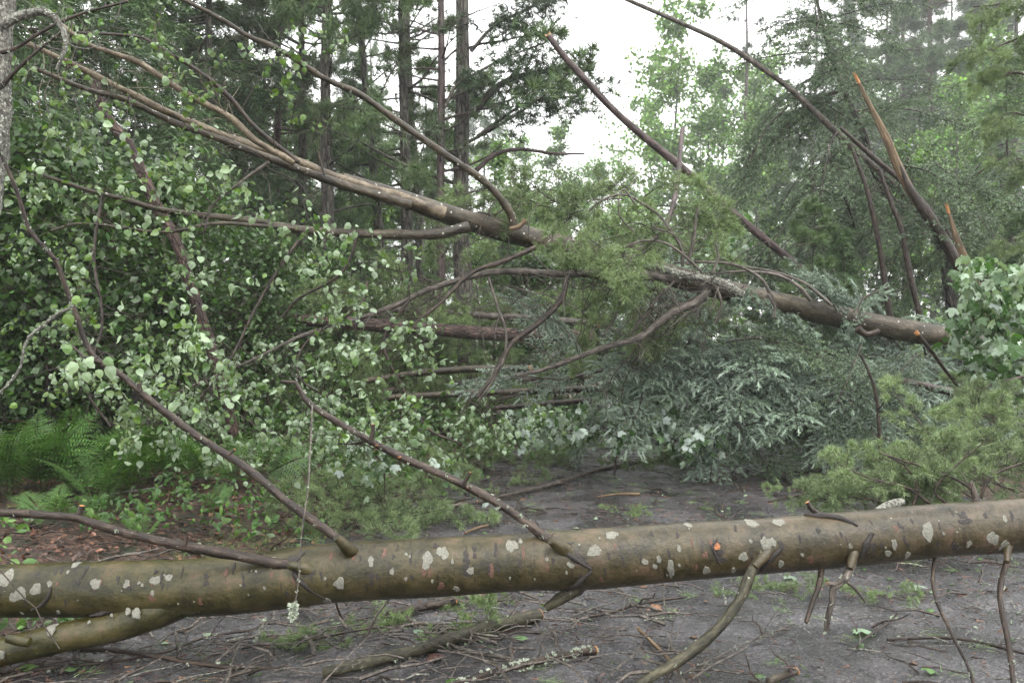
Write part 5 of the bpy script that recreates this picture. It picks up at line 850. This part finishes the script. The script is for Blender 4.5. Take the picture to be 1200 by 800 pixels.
stick('forked twig on the far road left of the short stick', [(700, 585), (725, 582), (750, 582)], [1.2, 1.6], 'snapped_wood', 0, 0, 2, .15)
stick('tan stalk lying on the brown leaf litter', [(195, 605), (205, 592), (214, 577)], [1.2, .9], 'snapped_wood')
stick('lichen-white twig on the litter under the knobbly branch', [(110, 598), (150, 593), (190, 590)], [1.6, 1.2], 'lichen_bark', 0, 0, 2, .15, 20)
stick('upright-looking lichened twig under the log at left', [(300, 760), (306, 745), (310, 735)], [1.2, 1], 'lichen_bark', 0, 0, 3, .12, 40, z=.04)
pt = thing('pine_brush', 'green pine tufts lying on the ground under the log', 'branch', G(430, 745))
mb = MB(); tube(mb, [G(350, 760) + [0, 0, .03], G(430, 745) + [0, 0, .04], G(560, 735) + [0, 0, .03]], [.008, .004], 6, .08, .1); mb.build('branch', 'dark_twig_bark', pt, True)
for x, y in [(370, 740), (400, 735), (440, 750), (480, 745), (520, 735), (550, 740), (580, 725), (390, 765), (420, 720), (610, 715), (500, 720), (345, 755), (560, 715), (460, 730)]:
    bough(pt, DPINE, G(x, y) + [0, 0, .04], (R.normal(0, 1), R.normal(0, .6), R.uniform(0, .4)), R.uniform(.22, .42), roll=.6)
for i, (x, y, lab) in enumerate([(910, 700, 'pine tuft lying on the road below the log knot'), (1040, 705, 'pine tuft beside the hanging stubs'), (730, 600, 'pine tuft on the road beyond the log'), (860, 690, 'torn pine tuft near the curved olive branch')]):
    o_ = thing('pine_tuft', lab, 'pine tuft', G(x, y)); 
    for _ in range(3): bough(o_, PINE, G(x, y) + [0, 0, .02], (R.normal(0, 1), R.normal(0, .7), .06), R.uniform(.22, .34), roll=.2)
def road_leaf(label, x, y, s, c, tpl=MAPLE, mat='maple_leaf'):
    mb = MB(); a = R.uniform(0, 6.28); m_ = frames(np.array([[math.cos(a), math.sin(a), .12]]), np.array([[R.normal(0, .25), -.2, 1]]), [s]); scatter(mb, *tpl, [G(x, y) + [0, 0, .02]], m_, c); o_ = mb.build('fallen_leaf', mat); tag(o_, label, 'leaf', 'single leaves on the road')
road_leaf('pale upturned leaf on the road beyond the log', 572, 594, .085, (.42, .5, .46)); road_leaf('brown maple leaf on the wet road below the log', 765, 716, .075, (.2, .10, .06)); road_leaf('curled brown leaf on the lichened stick', 515, 776, .09, (.10, .04, .03)); road_leaf('bright green leaf at the bottom right', 1088, 787, .075, (.12, .26, .06)); road_leaf('pale green leaf cluster near the hanging stubs', 1005, 740, .12, (.2, .3, .2)); road_leaf('grey-green leaf below the right end of the log', 1065, 690, .11, (.26, .33, .27)); road_leaf('grey-green leaf lying under the log near the olive branch', 930, 678, .10, (.22, .3, .22)); road_leaf('small bright leaf on the mossy stick', 620, 752, .08, (.12, .24, .07), OVAL); road_leaf('yellow-green leaf at the lower left corner', 22, 785, .09, (.13, .22, .06), ASPEN); road_leaf('round grey-green leaf below the mossy stick', 495, 742, .10, (.14, .2, .15), ASPEN); road_leaf('dark green aspen leaf at the lower left under the fork', 75, 790, .085, (.08, .15, .05), ASPEN)

# ------------------------------------------------------------------ haze
mb = MB(); v = np.array([(x, y, z) for x in (-136, 136) for y in (-66, 146) for z in (-1.5, 34)]); mb.add(v, [(0, 1, 3), (0, 3, 2), (4, 6, 7), (4, 7, 5), (0, 4, 5), (0, 5, 1), (2, 3, 7), (2, 7, 6), (0, 2, 6), (0, 6, 4), (1, 5, 7), (1, 7, 3)])
m, N, t, o = newmat('haze'); pv = N('VolumePrincipled', {'Color': (.93, .96, .98, 1), 'Density': .001, 'Anisotropy': .2}); t.links.new(pv.outputs[0], o.inputs['Volume'])
tag(mb.build('haze', 'haze'), 'pale mist hanging between the trees', 'haze', kind='stuff')
